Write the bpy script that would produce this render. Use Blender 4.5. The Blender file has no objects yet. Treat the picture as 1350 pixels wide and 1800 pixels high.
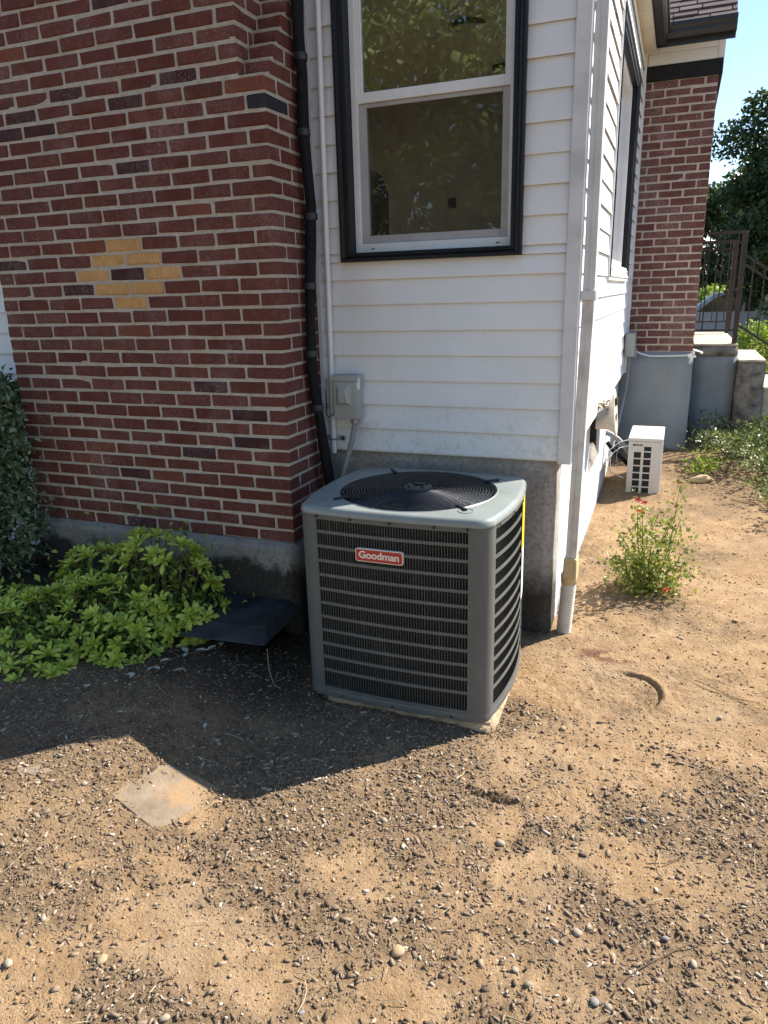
import bpy, bmesh, math, random
import numpy as np
from mathutils import Vector, Matrix, Quaternion
random.seed(7); rng = np.random.default_rng(7)
S = bpy.context.scene
COL = S.collection
R = math.radians

# ------------------------------------------------------------------ camera
CAM_POS = Vector((1.7116, -3.0615, 1.1966))
CAM_YAW, CAM_PITCH, CAM_ROLL = -21.732, 16.7456, -1.5829      # degrees
cy_, sy_ = math.cos(R(CAM_YAW)), math.sin(R(CAM_YAW))
FW = Vector((sy_*math.cos(R(CAM_PITCH)), cy_*math.cos(R(CAM_PITCH)), -math.sin(R(CAM_PITCH))))
r0 = Vector((cy_, -sy_, 0)); u0 = r0.cross(FW)
RT = r0*math.cos(R(CAM_ROLL)) + u0*math.sin(R(CAM_ROLL))
UP = -r0*math.sin(R(CAM_ROLL)) + u0*math.cos(R(CAM_ROLL))
cd = bpy.data.cameras.new('camera'); cam = bpy.data.objects.new('camera', cd); COL.objects.link(cam)
cd.sensor_fit = 'HORIZONTAL'; cd.sensor_width = 36; cd.lens = 34.041
cd.clip_start = 0.05; cd.clip_end = 600
cam.matrix_world = Matrix(((RT.x, UP.x, -FW.x, CAM_POS.x), (RT.y, UP.y, -FW.y, CAM_POS.y), (RT.z, UP.z, -FW.z, CAM_POS.z), (0, 0, 0, 1)))
S.camera = cam
S.render.resolution_x, S.render.resolution_y = 768, 1024

# ------------------------------------------------------------------ light
SUN_AZ = 44.7          # degrees from +Y towards +X (where the sun stands)
SUN_EL = 42.5
w = bpy.data.worlds.new('World'); S.world = w; w.use_nodes = True
wn = w.node_tree.nodes; wl = w.node_tree.links
bg = wn['Background']; sky = wn.new('ShaderNodeTexSky'); sky.sky_type = 'NISHITA'
sky.sun_disc = False; sky.sun_elevation = R(SUN_EL); sky.sun_rotation = R(SUN_AZ)
sky.altitude = 300; sky.air_density = 1.0; sky.dust_density = 0.3; sky.ozone_density = 2.3
wl.new(sky.outputs[0], bg.inputs[0]); bg.inputs[1].default_value = 0.106
sd = bpy.data.lights.new('sun', 'SUN'); sd.energy = 5.0; sd.angle = R(0.5); sd.color = (1.0, 0.94, 0.85)
sun = bpy.data.objects.new('sun', sd); COL.objects.link(sun)
to_sun = Vector((math.sin(R(SUN_AZ))*math.cos(R(SUN_EL)), math.cos(R(SUN_AZ))*math.cos(R(SUN_EL)), math.sin(R(SUN_EL))))
sun.rotation_euler = (-to_sun).to_track_quat('-Z', 'Y').to_euler(); sun.location = to_sun*30
S.view_settings.view_transform = 'Standard'; S.view_settings.look = 'None'
S.view_settings.exposure = 1.14; S.view_settings.gamma = 1
S.view_settings.use_curve_mapping = False

# ------------------------------------------------------------------ helpers
WM = {}                                    # world matrices, so that parents can be undone
def link(o, parent=None, mw=None):
    COL.objects.link(o)
    mw = mw if mw is not None else Matrix.Identity(4)
    if parent is not None:
        o.parent = parent; o.matrix_parent_inverse = WM[parent.name].inverted()
    o.matrix_basis = mw; WM[o.name] = mw.copy()
    return o
def thing(name, label, cat, base=(0, 0, 0), group=None):
    o = bpy.data.objects.new(name, None); o.empty_display_size = .05
    link(o, None, Matrix.Translation(base)); tag(o, label, cat, group); return o
def tag(o, label=None, cat=None, group=None, kind=None):
    if label: o['label'] = label
    if cat: o['category'] = cat
    if group: o['group'] = group
    if kind: o['kind'] = kind
    return o
def mesh_of(name, V, F, mat=None, smooth=False):
    me = bpy.data.meshes.new(name); me.from_pydata([tuple(v) for v in V], [], F); me.update()
    if mat: me.materials.append(mat)
    if smooth: me.polygons.foreach_set('use_smooth', [True]*len(me.polygons))
    return me
def np_mesh(name, V, F, mat=None, smooth=False):
    """V (n,3) array, F (m,k) array with constant k"""
    me = bpy.data.meshes.new(name); V = np.asarray(V, np.float32); F = np.asarray(F, np.int32)
    me.vertices.add(len(V)); me.vertices.foreach_set('co', V.ravel())
    k = F.shape[1]; me.loops.add(F.size); me.loops.foreach_set('vertex_index', F.ravel())
    me.polygons.add(len(F)); me.polygons.foreach_set('loop_start', np.arange(0, F.size, k, dtype=np.int32))
    me.polygons.foreach_set('loop_total', np.full(len(F), k, np.int32))
    if smooth: me.polygons.foreach_set('use_smooth', np.ones(len(F), bool))
    me.update(calc_edges=True); me.validate()
    if mat: me.materials.append(mat)
    return me
class MB:
    def __init__(s): s.v = []; s.f = []
    def add(s, V, F):
        n = len(s.v); s.v += [tuple(p) for p in V]; s.f += [tuple(i+n for i in q) for q in F]; return s
    def box(s, x0, y0, z0, x1, y1, z1):
        return s.add([(x0,y0,z0),(x1,y0,z0),(x1,y1,z0),(x0,y1,z0),(x0,y0,z1),(x1,y0,z1),(x1,y1,z1),(x0,y1,z1)],
            [(0,3,2,1),(4,5,6,7),(0,1,5,4),(1,2,6,5),(2,3,7,6),(3,0,4,7)])
    def bar(s, a, b, w, h, up=(0,0,1)):
        a, b = Vector(a), Vector(b); d = (b-a).normalized(); u = Vector(up); sd = d.cross(u)
        if sd.length < 1e-4: sd = d.cross(Vector((1,0,0)))
        sd.normalize(); u = sd.cross(d); V = []
        for p in (a, b):
            for i, j in ((-1,-1),(1,-1),(1,1),(-1,1)): V.append(p + sd*i*w/2 + u*j*h/2)
        return s.add(V, [(0,3,2,1),(4,5,6,7),(0,1,5,4),(1,2,6,5),(2,3,7,6),(3,0,4,7)])
    def tube(s, path, r, n=8, cap=True):
        P = [Vector(p) for p in path]; rr = r if isinstance(r, (list, tuple)) else [r]*len(P)
        V = []; F = []; prev = None
        for i, p in enumerate(P):
            d = (P[min(i+1, len(P)-1)] - P[max(i-1, 0)])
            d = d.normalized() if d.length > 1e-9 else Vector((0,0,1))
            if prev is None:
                a = d.cross(Vector((0,0,1)) if abs(d.z) < .9 else Vector((1,0,0))).normalized()
            else:
                a = (prev - d*prev.dot(d)); a = a.normalized() if a.length > 1e-6 else d.orthogonal().normalized()
            prev = a; b = d.cross(a)
            for k in range(n):
                t = 2*math.pi*k/n; V.append(p + (a*math.cos(t) + b*math.sin(t))*rr[i])
        for i in range(len(P)-1):
            for k in range(n):
                F.append((i*n+k, i*n+(k+1)%n, (i+1)*n+(k+1)%n, (i+1)*n+k))
        if cap:
            F.append(tuple(range(n-1, -1, -1))); F.append(tuple((len(P)-1)*n+k for k in range(n)))
        return s.add(V, F)
    def lathe(s, prof, n=24, c=(0,0,0)):
        V = []; F = []
        for (r, z) in prof:
            for k in range(n):
                t = 2*math.pi*k/n; V.append((c[0]+r*math.cos(t), c[1]+r*math.sin(t), c[2]+z))
        for i in range(len(prof)-1):
            for k in range(n): F.append((i*n+k, i*n+(k+1)%n, (i+1)*n+(k+1)%n, (i+1)*n+k))
        F.append(tuple(range(n-1, -1, -1))); F.append(tuple((len(prof)-1)*n+k for k in range(n)))
        return s.add(V, F)
    def extrude(s, prof, fn, t0, t1):
        """closed 2-D profile; fn(p, q, t) -> xyz"""
        n = len(prof); V = [fn(p, q, t0) for p, q in prof] + [fn(p, q, t1) for p, q in prof]
        F = [(i, (i+1) % n, n+(i+1) % n, n+i) for i in range(n)]
        F += [tuple(range(n-1, -1, -1)), tuple(range(n, 2*n))]
        return s.add(V, F)
    def build(s, name, mat, parent=None, smooth=False, bevel=0, seg=1, mw=None):
        me = mesh_of(name, s.v, s.f, mat, False)
        bm = bmesh.new(); bm.from_mesh(me)
        bmesh.ops.recalc_face_normals(bm, faces=bm.faces[:])
        if bevel:
            es = [e for e in bm.edges if len(e.link_faces) == 2 and e.calc_face_angle(0) > .6]
            bmesh.ops.bevel(bm, geom=es, offset=bevel, segments=seg, affect='EDGES', profile=.5, clamp_overlap=True)
        if smooth:
            for f in bm.faces: f.smooth = True
            for e in bm.edges:
                if len(e.link_faces) == 2 and e.calc_face_angle(0) > .7: e.smooth = False
        bm.to_mesh(me); bm.free()
        return link(bpy.data.objects.new(name, me), parent, mw)
def box_obj(name, b, mat, parent=None, bevel=0, seg=1):
    return MB().box(*b).build(name, mat, parent, bevel=bevel, seg=seg)
def inst(name, me, parent, mw, mat=None):
    o = bpy.data.objects.new(name, me)
    if mat:
        o.material_slots[0].link = 'OBJECT'; o.material_slots[0].material = mat
    return link(o, parent, mw)
def TRS(loc, rz=0, sc=(1,1,1), rx=0, ry=0):
    from mathutils import Euler
    return Matrix.LocRotScale(Vector(loc), Euler((rx, ry, rz)), Vector(sc))
def vnoise(x, y, seed=0):
    """smooth value noise, vectorised"""
    x = np.asarray(x, float); y = np.asarray(y, float)
    xi = np.floor(x).astype(np.int64); yi = np.floor(y).astype(np.int64); fx = x-xi; fy = y-yi
    fx = fx*fx*(3-2*fx); fy = fy*fy*(3-2*fy)
    def h(a, b):
        n = (a*374761393 + b*668265263 + seed*1442695041) & 0x7fffffff
        n = ((n ^ (n >> 13))*1274126177) & 0x7fffffff
        return ((n ^ (n >> 16)) & 0xffff)/65535.
    return (h(xi,yi)*(1-fx)+h(xi+1,yi)*fx)*(1-fy)+(h(xi,yi+1)*(1-fx)+h(xi+1,yi+1)*fx)*fy
def fbm(x, y, o=4, seed=0):
    s = 0; a = .5; t = 0
    for i in range(o): s = s+a*vnoise(x*2**i, y*2**i, seed+i*17); t += a; a *= .5
    return s/t
def sstep(a, b, x):
    t = np.clip((np.asarray(x, float)-a)/(b-a), 0, 1); return t*t*(3-2*t)

# ------------------------------------------------------------------ materials
class NM:
    def __init__(s, name):
        s.m = bpy.data.materials.new(name); s.m.use_nodes = True; s.t = s.m.node_tree; s.n = s.t.nodes
        s.b = s.n['Principled BSDF']; s.out = s.n['Material Output']
    def node(s, t, **k):
        o = s.n.new(t)
        for a, v in k.items(): setattr(o, a, v)
        return o
    def lk(s, a, b): s.t.links.new(a, b)
    def coord(s, kind='Object', scale=(1,1,1)):
        c = s.node('ShaderNodeTexCoord'); m = s.node('ShaderNodeMapping'); m.inputs['Scale'].default_value = scale
        s.lk(c.outputs[kind], m.inputs[0]); return m.outputs[0]
    def noise(s, vec, scale=5, detail=4, rough=.55, dist=0):
        n = s.node('ShaderNodeTexNoise'); n.inputs['Scale'].default_value = scale; n.inputs['Detail'].default_value = detail
        n.inputs['Roughness'].default_value = rough; n.inputs['Distortion'].default_value = dist
        if vec is not None: s.lk(vec, n.inputs['Vector'])
        return n.outputs['Fac']
    def vor(s, vec, scale=5, feature='F1', out='Distance'):
        n = s.node('ShaderNodeTexVoronoi', feature=feature); n.inputs['Scale'].default_value = scale
        if vec is not None: s.lk(vec, n.inputs['Vector'])
        return n.outputs[out]
    def ramp(s, fac, stops, interp='LINEAR'):
        r = s.node('ShaderNodeValToRGB'); r.color_ramp.interpolation = interp; e = r.color_ramp.elements
        while len(e) < len(stops): e.new(.5)
        for i, (p, c) in enumerate(stops):
            e[i].position = p; e[i].color = (c, c, c, 1) if isinstance(c, (int, float)) else tuple(c)+(1,)
        s.lk(fac, r.inputs[0]); return r.outputs[0]
    def mix(s, fac, a, b, mode='MIX'):
        m = s.node('ShaderNodeMix', data_type='RGBA', blend_type=mode)
        for i, v in ((0, fac), (6, a), (7, b)):
            if isinstance(v, (int, float)): m.inputs[i].default_value = v if i == 0 else (v, v, v, 1)
            elif isinstance(v, tuple): m.inputs[i].default_value = v+(1,)
            else: s.lk(v, m.inputs[i])
        return m.outputs[2]
    def math(s, op, a, b=0., c=None):
        m = s.node('ShaderNodeMath', operation=op)
        for i, v in enumerate((a, b, c)):
            if v is None: continue
            if isinstance(v, (int, float)): m.inputs[i].default_value = v
            else: s.lk(v, m.inputs[i])
        return m.outputs[0]
    def bump(s, h, strength=.3, dist=.01, nrm=None):
        b = s.node('ShaderNodeBump'); b.inputs['Strength'].default_value = strength; b.inputs['Distance'].default_value = dist
        s.lk(h, b.inputs['Height'])
        if nrm is not None: s.lk(nrm, b.inputs['Normal'])
        s.lk(b.outputs[0], s.b.inputs['Normal']); return b.outputs[0]
    def set(s, color=None, rough=None, metal=None, spec=None):
        for k, v in (('Base Color', color), ('Roughness', rough), ('Metallic', metal), ('Specular IOR Level', spec)):
            if v is None: continue
            if isinstance(v, tuple): s.b.inputs[k].default_value = v+(1,)
            elif isinstance(v, (int, float)): s.b.inputs[k].default_value = v
            else: s.lk(v, s.b.inputs[k])
        return s.m
def plain(name, c, rough=.6, metal=0, var=.12, scale=9, bump=.15, bdist=.002, bscale=60, spec=.4, dirt=None, coord='Object'):
    m = NM(name); v = m.coord(coord); n = m.noise(v, scale, 5)
    c2 = tuple(x*(1-var*2.2) for x in c); c3 = tuple(min(1, x*(1+var)) for x in c)
    col = m.ramp(n, [(.3, c2), (.5, c), (.72, c3)])
    if dirt:
        d = m.ramp(m.noise(v, scale*.6, 8, .7), [(.52, 0.), (.68, 1.)]); col = m.mix(m.math('MULTIPLY', d, dirt[1]), col, dirt[0])
    m.set(col, m.math('MULTIPLY_ADD', n, .3, rough-.15), metal, spec)
    if bump: m.bump(m.noise(v, bscale, 3), bump, bdist)
    return m.m

def brick_mat(name, lo, mid, hi, speck=.35, bright=1., rug=95):
    m = NM(name); v = m.coord('Object'); oi = m.node('ShaderNodeObjectInfo')
    # shift texture space by a random amount for every brick
    cb = m.node('ShaderNodeCombineXYZ'); m.lk(m.math('MULTIPLY', oi.outputs['Random'], 37.), cb.inputs[0]); m.lk(m.math('MULTIPLY', oi.outputs['Random'], 91.), cb.inputs[2])
    va = m.node('ShaderNodeVectorMath', operation='ADD'); m.lk(v, va.inputs[0]); m.lk(cb.outputs[0], va.inputs[1]); v = va.outputs[0]
    base = m.ramp(oi.outputs['Random'], [(0., lo), (.35, mid), (.8, mid), (1., hi)])
    n = m.noise(v, 14, 6, .65); base = m.mix(.55, base, m.ramp(n, [(.25, tuple(x*.45 for x in mid)), (.55, mid), (.8, hi)]))
    mp = m.node('ShaderNodeMapping'); mp.inputs['Scale'].default_value = (1, 1, .12); m.lk(v, mp.inputs[0])
    rugn = m.noise(mp.outputs[0], rug*2.2, 3, .6)
    base = m.mix(m.ramp(rugn, [(.42, .55), (.62, 0.)]), base, tuple(x*.55 for x in mid))
    sp = m.noise(v, 190, 3, .7); area = m.noise(v, 7, 3, .6); sel = m.ramp(m.math('ADD', oi.outputs['Random'], m.math('MULTIPLY', area, .9)), [(.75, 0.), (1.25, 1.)])
    spm = m.math('MULTIPLY', m.ramp(sp, [(.60, 0.), (.68, 1.)]), m.math('MULTIPLY', sel, speck*2))
    base = m.mix(spm, base, (.55, .50, .46))
    haze = m.math('MULTIPLY', m.ramp(m.noise(v, 9, 5, .7), [(.5, 0.), (.8, 1.)]), .22*speck*2)
    base = m.mix(haze, base, (.42, .34, .31))
    gp_ = m.node('ShaderNodeNewGeometry').outputs['Position']
    wh_ = m.math('MULTIPLY', m.ramp(m.noise(gp_, 2.3, 6, .72), [(.52, 0.), (.72, 1.)]), m.ramp(m.noise(gp_, 60, 4, .7), [(.42, 0.), (.62, 1.)]))
    base = m.mix(m.math('MULTIPLY', wh_, .45), base, (.48, .42, .38))
    dk_ = m.ramp(m.noise(gp_, 1.6, 5, .6), [(.35, .45), (.55, 0.)]); base = m.mix(dk_, base, tuple(x*.5 for x in mid))
    m.set(base, .88, 0, .25)
    m.bump(m.math('ADD', m.math('MULTIPLY', rugn, .8), m.noise(v, 160, 4)), .55, .003)
    return m.m
M = {}
M['brick'] = brick_mat('red_brick', (.098,.028,.020), (.182,.056,.040), (.225,.084,.060))
M['brick_dark'] = brick_mat('dark_brick', (.070,.028,.030), (.090,.034,.034), (.115,.045,.042), speck=.5)
M['brick_black'] = brick_mat('black_brick', (.035,.03,.035), (.045,.04,.048), (.06,.05,.06), speck=.1)
M['brick_tan'] = brick_mat('tan_brick', (.68,.36,.135), (.76,.42,.16), (.82,.47,.20), speck=.05, rug=70)
M['brick_orange'] = brick_mat('orange_brick', (.24,.075,.045), (.26,.085,.05), (.30,.10,.06), speck=.15)
M['brick_porch'] = brick_mat('porch_brick', (.155,.058,.050), (.20,.076,.065), (.24,.105,.09), speck=.75)
def mortar_mat():
    m = NM('mortar'); v = m.coord('Object'); n = m.noise(v, 22, 8, .7)
    c = m.ramp(n, [(.2, (.37,.31,.245)), (.5, (.57,.49,.40)), (.8, (.68,.60,.51))])
    d = m.ramp(m.noise(v, 3.1, 5, .6), [(.5, 0.), (.75, .55)]); c = m.mix(d, c, (.38,.33,.26))
    m.set(c, .95, 0, .15); m.bump(m.math('ADD', m.noise(v, 130, 5, .7), m.noise(v, 30, 3, .6)), .9, .008); return m.m
M['mortar'] = mortar_mat()
def siding_mat():
    m = NM('white_siding'); v = m.coord('Object', (2.2, 2.2, 60)); n = m.noise(v, 6, 5, .65, .4)
    v2 = m.coord('Object'); big = m.noise(v2, 2.3, 4)
    c = m.ramp(big, [(.3, (.78,.775,.76)), (.7, (.86,.855,.84))])
    vs = m.coord('Object', (9, 9, 1.6)); st = m.ramp(m.noise(vs, 3, 6, .7), [(.58, 0.), (.78, .30)]); c = m.mix(st, c, (.60,.55,.47))
    wv = m.noise(v2, 1.7, 2); fl = m.math('MULTIPLY', m.ramp(m.noise(v2, 95, 3, .6), [(.72, 0.), (.76, 1.)]), m.ramp(wv, [(.56, 0.), (.66, 1.)]))
    c = m.mix(m.math('MULTIPLY', fl, .75), c, (.20,.16,.12))
    sep = m.node('ShaderNodeSeparateXYZ'); m.lk(v2, sep.inputs[0])
    spl = m.math('MULTIPLY', m.ramp(sep.outputs[2], [(.40, 1.), (.75, 0.)]), m.ramp(m.noise(v2, 26, 7, .75), [(.50, 0.), (.70, .7)])); c = m.mix(spl, c, (.46,.38,.28))
    m.set(c, .55, 0, .35); m.bump(m.math('ADD', m.math('MULTIPLY', n, .25), m.noise(m.coord('Object', (1., 1., 3.)), 2.6, 2)), .35, .008); return m.m
M['siding'] = siding_mat()
M['white_trim'] = plain('white_trim', (.76,.755,.74), .5, var=.05, scale=5, bump=.1, dirt=((.50,.47,.42), .35))
M['post'] = plain('weathered_white_post', (.70,.685,.675), .6, var=.10, scale=4, bump=.2, bscale=40, dirt=((.42,.38,.36), .35))
M['black_paint'] = plain('black_paint', (.0065,.007,.010), .45, var=.25, scale=14, bump=.25, bdist=.003, bscale=35, spec=.35)
M['black_wood'] = plain('black_painted_wood', (.016,.016,.018), .7, var=.3, scale=30, bump=.5, bdist=.004, bscale=45, spec=.25)
M['vinyl'] = plain('white_vinyl', (.80,.79,.77), .35, var=.03, scale=4, bump=.04, dirt=((.58,.52,.44), .25))
M['screen_frame'] = plain('grey_screen_frame', (.42,.40,.385), .45, var=.06, bump=.05)
def foundation_mat(name, lvl, soft, tone=1.):
    m = NM(name); v = m.coord('Object'); n = m.noise(v, 5, 8, .65); fine = m.noise(v, 42, 6, .7)
    c = m.ramp(n, [(.25, tuple(x*tone for x in (.26,.24,.21))), (.5, tuple(x*tone for x in (.37,.345,.305))), (.75, tuple(x*tone for x in (.45,.43,.39)))])
    c = m.mix(m.math('MULTIPLY', m.ramp(fine, [(.35, 1.), (.55, 0.)]), .45), c, (.09,.08,.065))
    sep = m.node('ShaderNodeSeparateXYZ'); m.lk(v, sep.inputs[0])
    h = m.math('ADD', sep.outputs[2], m.math('MULTIPLY', m.math('SUBTRACT', m.noise(v, 5.5, 6, .7), .5), .30))
    tar = m.ramp(m.math('ADD', h, .5), [(lvl, 1.), (lvl+soft, 0.)])      # black damp-proofing tar below this level
    c = m.mix(m.math('MULTIPLY', tar, .9), c, m.ramp(fine, [(.3, (.012,.011,.010)), (.7, (.045,.038,.030))]))
    flk = m.math('MULTIPLY', m.ramp(m.noise(v, 60, 5, .75), [(.63, 0.), (.67, 1.)]), m.math('MULTIPLY', tar, m.ramp(m.noise(v, 6, 3), [(.48, 0.), (.60, 1.)])))
    c = m.mix(m.math('MULTIPLY', flk, .85), c, (.50,.48,.42))
    m.set(c, .9, 0, .2); m.bump(m.math('ADD', fine, n), .6, .006); return m.m
M['foundation'] = foundation_mat('stained_concrete', .20, .16); M['footing'] = foundation_mat('tarred_footing_concrete', .345, .06, .80)
def painted_found():
    m = NM('white_painted_concrete'); v = m.coord('Object'); n = m.noise(v, 9, 7, .65)
    c = m.ramp(n, [(.3, (.50,.52,.53)), (.7, (.62,.64,.65))])
    sep = m.node('ShaderNodeSeparateXYZ'); m.lk(v, sep.inputs[0])
    low = m.ramp(m.math('ADD', sep.outputs[2], m.math('MULTIPLY', m.noise(v, 14, 5, .7), .22)), [(.0, 1.), (.25, 0.)])
    mp = m.math('ADD', m.math('MULTIPLY', sep.outputs[2], -1.), m.math('MULTIPLY', m.noise(v, 9, 6, .7), .35))
    low = m.ramp(mp, [(.52, 0.), (.66, 1.)])
    pk = m.ramp(m.noise(v, 60, 5, .7), [(.50, 0.), (.56, 1.)])
    c = m.mix(m.math('MULTIPLY', low, pk), c, (.30,.25,.17))
    m.set(c, .85, 0, .25); m.bump(m.noise(v, 110, 5, .7), .5, .004); return m.m
M['found_white'] = painted_found()
M['blue_grey'] = plain('blue_grey_paint', (.285,.305,.312), .75, var=.10, scale=2.2, bump=.4, bdist=.004, bscale=50, dirt=((.22,.235,.24), .5))
M['rough_concrete'] = plain('rough_concrete', (.25,.22,.19), .95, var=.35, scale=8, bump=.8, bdist=.01, bscale=40, dirt=((.12,.10,.08), .7))
M['porch_slab'] = plain('pale_slab', (.52,.44,.33), .9, var=.15, scale=6, bump=.4)
M['pad'] = plain('sandy_concrete', (.46,.33,.20), .95, var=.25, scale=12, bump=.8, bdist=.006, bscale=60, dirt=((.28,.2,.12), .5))
def paver_mat():
    m = NM('buried_paver'); v = m.coord('Object'); n = m.noise(v, 10, 8, .7)
    c = m.ramp(n, [(.3, (.16,.122,.084)), (.55, (.26,.202,.140)), (.8, (.34,.272,.192))])
    s = m.ramp(m.noise(v, 4.2, 5, .6), [(.48, 0.), (.60, .9)]); c = m.mix(s, c, (.36,.228,.115))
    m.set(c, .95, 0, .15); m.bump(m.noise(v, 120, 6, .7), .7, .005); return m.m
M['paver'] = paver_mat()
# air conditioner
def metal_paint(name, c, rough=.38, spec=.5):
    m = NM(name); v = m.coord('Object'); n = m.noise(v, 6, 6, .65)
    col = m.ramp(n, [(.3, tuple(x*.86 for x in c)), (.7, c)])
    vs = m.coord('Object', (7, 7, 1.2)); d = m.ramp(m.noise(vs, 4, 6, .7), [(.55, 0.), (.75, .25)]); col = m.mix(d, col, (.30,.26,.20))
    ds_ = m.ramp(m.noise(v, 70, 5, .75), [(.60, 0.), (.72, .5)]); col = m.mix(ds_, col, (.34,.30,.24))
    m.set(col, m.math('MULTIPLY_ADD', n, .35, rough-.12), .0, spec); m.bump(m.math('ADD', m.noise(v, 5, 3), m.math('MULTIPLY', m.noise(v, 300, 2), .05)), .10, .012); return m.m
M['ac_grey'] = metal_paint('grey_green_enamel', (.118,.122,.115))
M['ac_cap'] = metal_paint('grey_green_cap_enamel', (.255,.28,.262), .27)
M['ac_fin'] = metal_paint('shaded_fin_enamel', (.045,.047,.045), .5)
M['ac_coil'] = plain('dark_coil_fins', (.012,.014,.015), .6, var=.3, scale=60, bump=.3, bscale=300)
M['black_wire'] = plain('black_coated_wire', (.022,.022,.025), .28, var=.2, bump=0, spec=.6)
M['black_inside'] = plain('black_housing', (.010,.010,.011), .8, var=.2, bump=0, spec=.2)
M['fan'] = plain('fan_blade_metal', (.05,.05,.055), .4, .6, var=.2, bump=0)
M['hub'] = plain('hub_plate', (.10,.10,.10), .45, .5, var=.2, bump=.1)
M['badge_red'] = plain('red_badge_enamel', (.50,.045,.035), .35, var=.06, bump=0)
M['badge_cream'] = plain('cream_badge_print', (.86,.78,.66), .45, var=.02, bump=0)
M['yellow_label'] = plain('yellow_paper_label', (.85,.55,.02), .6, var=.03, bump=0)
M['white_label'] = plain('white_paper_label', (.80,.79,.76), .6, var=.03, bump=0)
M['ink'] = plain('dark_ink', (.03,.03,.035), .6, var=0.05, bump=0)
M['screw'] = plain('dark_screw', (.03,.03,.03), .4, .5, var=.1, bump=0)
M['box_grey'] = plain('pale_grey_box_enamel', (.385,.405,.375), .45, var=.06, scale=5, bump=.06, dirt=((.26,.22,.17), .35))
M['pvc'] = plain('white_pvc', (.78,.765,.73), .35, var=.04, bump=.03)
M['conduit'] = plain('grey_conduit', (.27,.265,.265), .5, var=.08, bump=.1)
M['steel'] = plain('galvanised_strap', (.35,.35,.35), .4, .7, var=.15, bump=.1)
M['black_foam'] = plain('black_foam_insulation', (.009,.009,.010), .75, var=.35, scale=25, bump=.5, bdist=.004, bscale=55, spec=.25)
M['tape'] = plain('dark_tape', (.03,.034,.04), .4, var=.2, bump=.2)
M['spout'] = plain('downspout_enamel', (.70,.705,.67), .45, var=.06, scale=4, bump=.05, dirt=((.44,.44,.40), .35))
M['spout_low'] = plain('weathered_downspout', (.66,.635,.59), .65, var=.12, scale=9, bump=.25, bscale=35, dirt=((.42,.37,.32), .6))
M['adaptor'] = plain('yellowed_plastic', (.56,.43,.23), .5, var=.12, bump=.1)
M['corrugated'] = plain('cream_corrugated_plastic', (.66,.61,.51), .5, var=.08, bump=.08, dirt=((.48,.36,.22), .4))
M['black_plastic'] = plain('black_plastic_cover', (.044,.046,.050), .5, var=.25, scale=7, bump=.2, dirt=((.055,.06,.065), .5))
M['mini_white'] = plain('warm_white_enamel', (.60,.57,.52), .4, var=.05, bump=.04, dirt=((.52,.48,.40), .3))
M['mini_dark'] = plain('dark_grille_void', (.016,.020,.018), .7, var=.3, bump=0)
M['hood'] = plain('cream_plastic_hood', (.58,.52,.45), .5, var=.06, bump=.06)
M['tan_debris'] = plain('tan_debris', (.48,.36,.20), .9, var=.3, scale=40, bump=.6)
M['iron'] = plain('brown_iron', (.035,.024,.022), .45, var=.3, bump=.15, spec=.5)
M['gutter'] = plain('dark_bronze_gutter', (.020,.019,.019), .35, var=.15, bump=.08, spec=.5)
M['cream_soffit'] = plain('cream_soffit', (.72,.66,.52), .6, var=.06, bump=.06)
def shingle_mat():
    m = NM('brown_shingle'); v = m.coord('Object'); oi = m.node('ShaderNodeObjectInfo')
    n = m.noise(v, 260, 3, .7); c = m.ramp(n, [(.35, (.07,.05,.048)), (.5, (.16,.125,.115)), (.68, (.30,.25,.24))])
    c = m.mix(m.math('MULTIPLY', oi.outputs['Random'], .65), c, (.10,.07,.065)); m.set(c, .95, 0, .15); m.bump(n, .6, .003); return m.m
M['shingle'] = shingle_mat()
M['room_wall'] = plain('olive_beige_wall', (.82,.74,.56), .8, var=.04, scale=1.5, bump=.05)
M['room_ceiling'] = plain('cream_ceiling', (.80,.72,.53), .8, var=.03, bump=.03)
M['room_floor'] = plain('brown_wood_floor', (.50,.40,.28), .5, var=.1, bump=.05)
M['dark_void'] = plain('dark_doorway', (.03,.026,.02), .9, var=.1, bump=0)
def glass(name, tint, refl):
    m = NM(name); tr = m.node('ShaderNodeBsdfTransparent'); tr.inputs[0].default_value = tint+(1,)
    gl = m.node('ShaderNodeBsdfGlossy'); gl.inputs['Roughness'].default_value = .012; gl.inputs[0].default_value = (.95,.97,1,1)
    fr = m.node('ShaderNodeFresnel'); fr.inputs[0].default_value = 1.5
    v = m.coord('Object'); sm = m.node('ShaderNodeBump'); sm.inputs['Strength'].default_value = .06; sm.inputs['Distance'].default_value = .02
    m.lk(m.noise(v, 3.5, 2), sm.inputs['Height']); m.lk(sm.outputs[0], gl.inputs['Normal'])
    mx = m.node('ShaderNodeMixShader'); m.lk(m.math('ADD', m.math('MULTIPLY', fr.outputs[0], refl), .0), mx.inputs[0])
    m.lk(tr.outputs[0], mx.inputs[1]); m.lk(gl.outputs[0], mx.inputs[2]); m.lk(mx.outputs[0], m.out.inputs[0]); return m.m
M['glass'] = glass('window_glass', (.97,.975,.955), 2.4)
def screen_mat():
    m = NM('insect_screen'); tr = m.node('ShaderNodeBsdfTransparent'); df = m.node('ShaderNodeBsdfDiffuse'); df.inputs[0].default_value = (.035,.032,.028,1)
    v = m.coord('Object'); d = m.ramp(m.noise(v, 9, 6, .7), [(.3, .22), (.7, .32)])
    mx = m.node('ShaderNodeMixShader'); m.lk(d, mx.inputs[0]); m.lk(tr.outputs[0], mx.inputs[1]); m.lk(df.outputs[0], mx.inputs[2]); m.lk(mx.outputs[0], m.out.inputs[0]); return m.m
M['screen'] = screen_mat()
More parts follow.
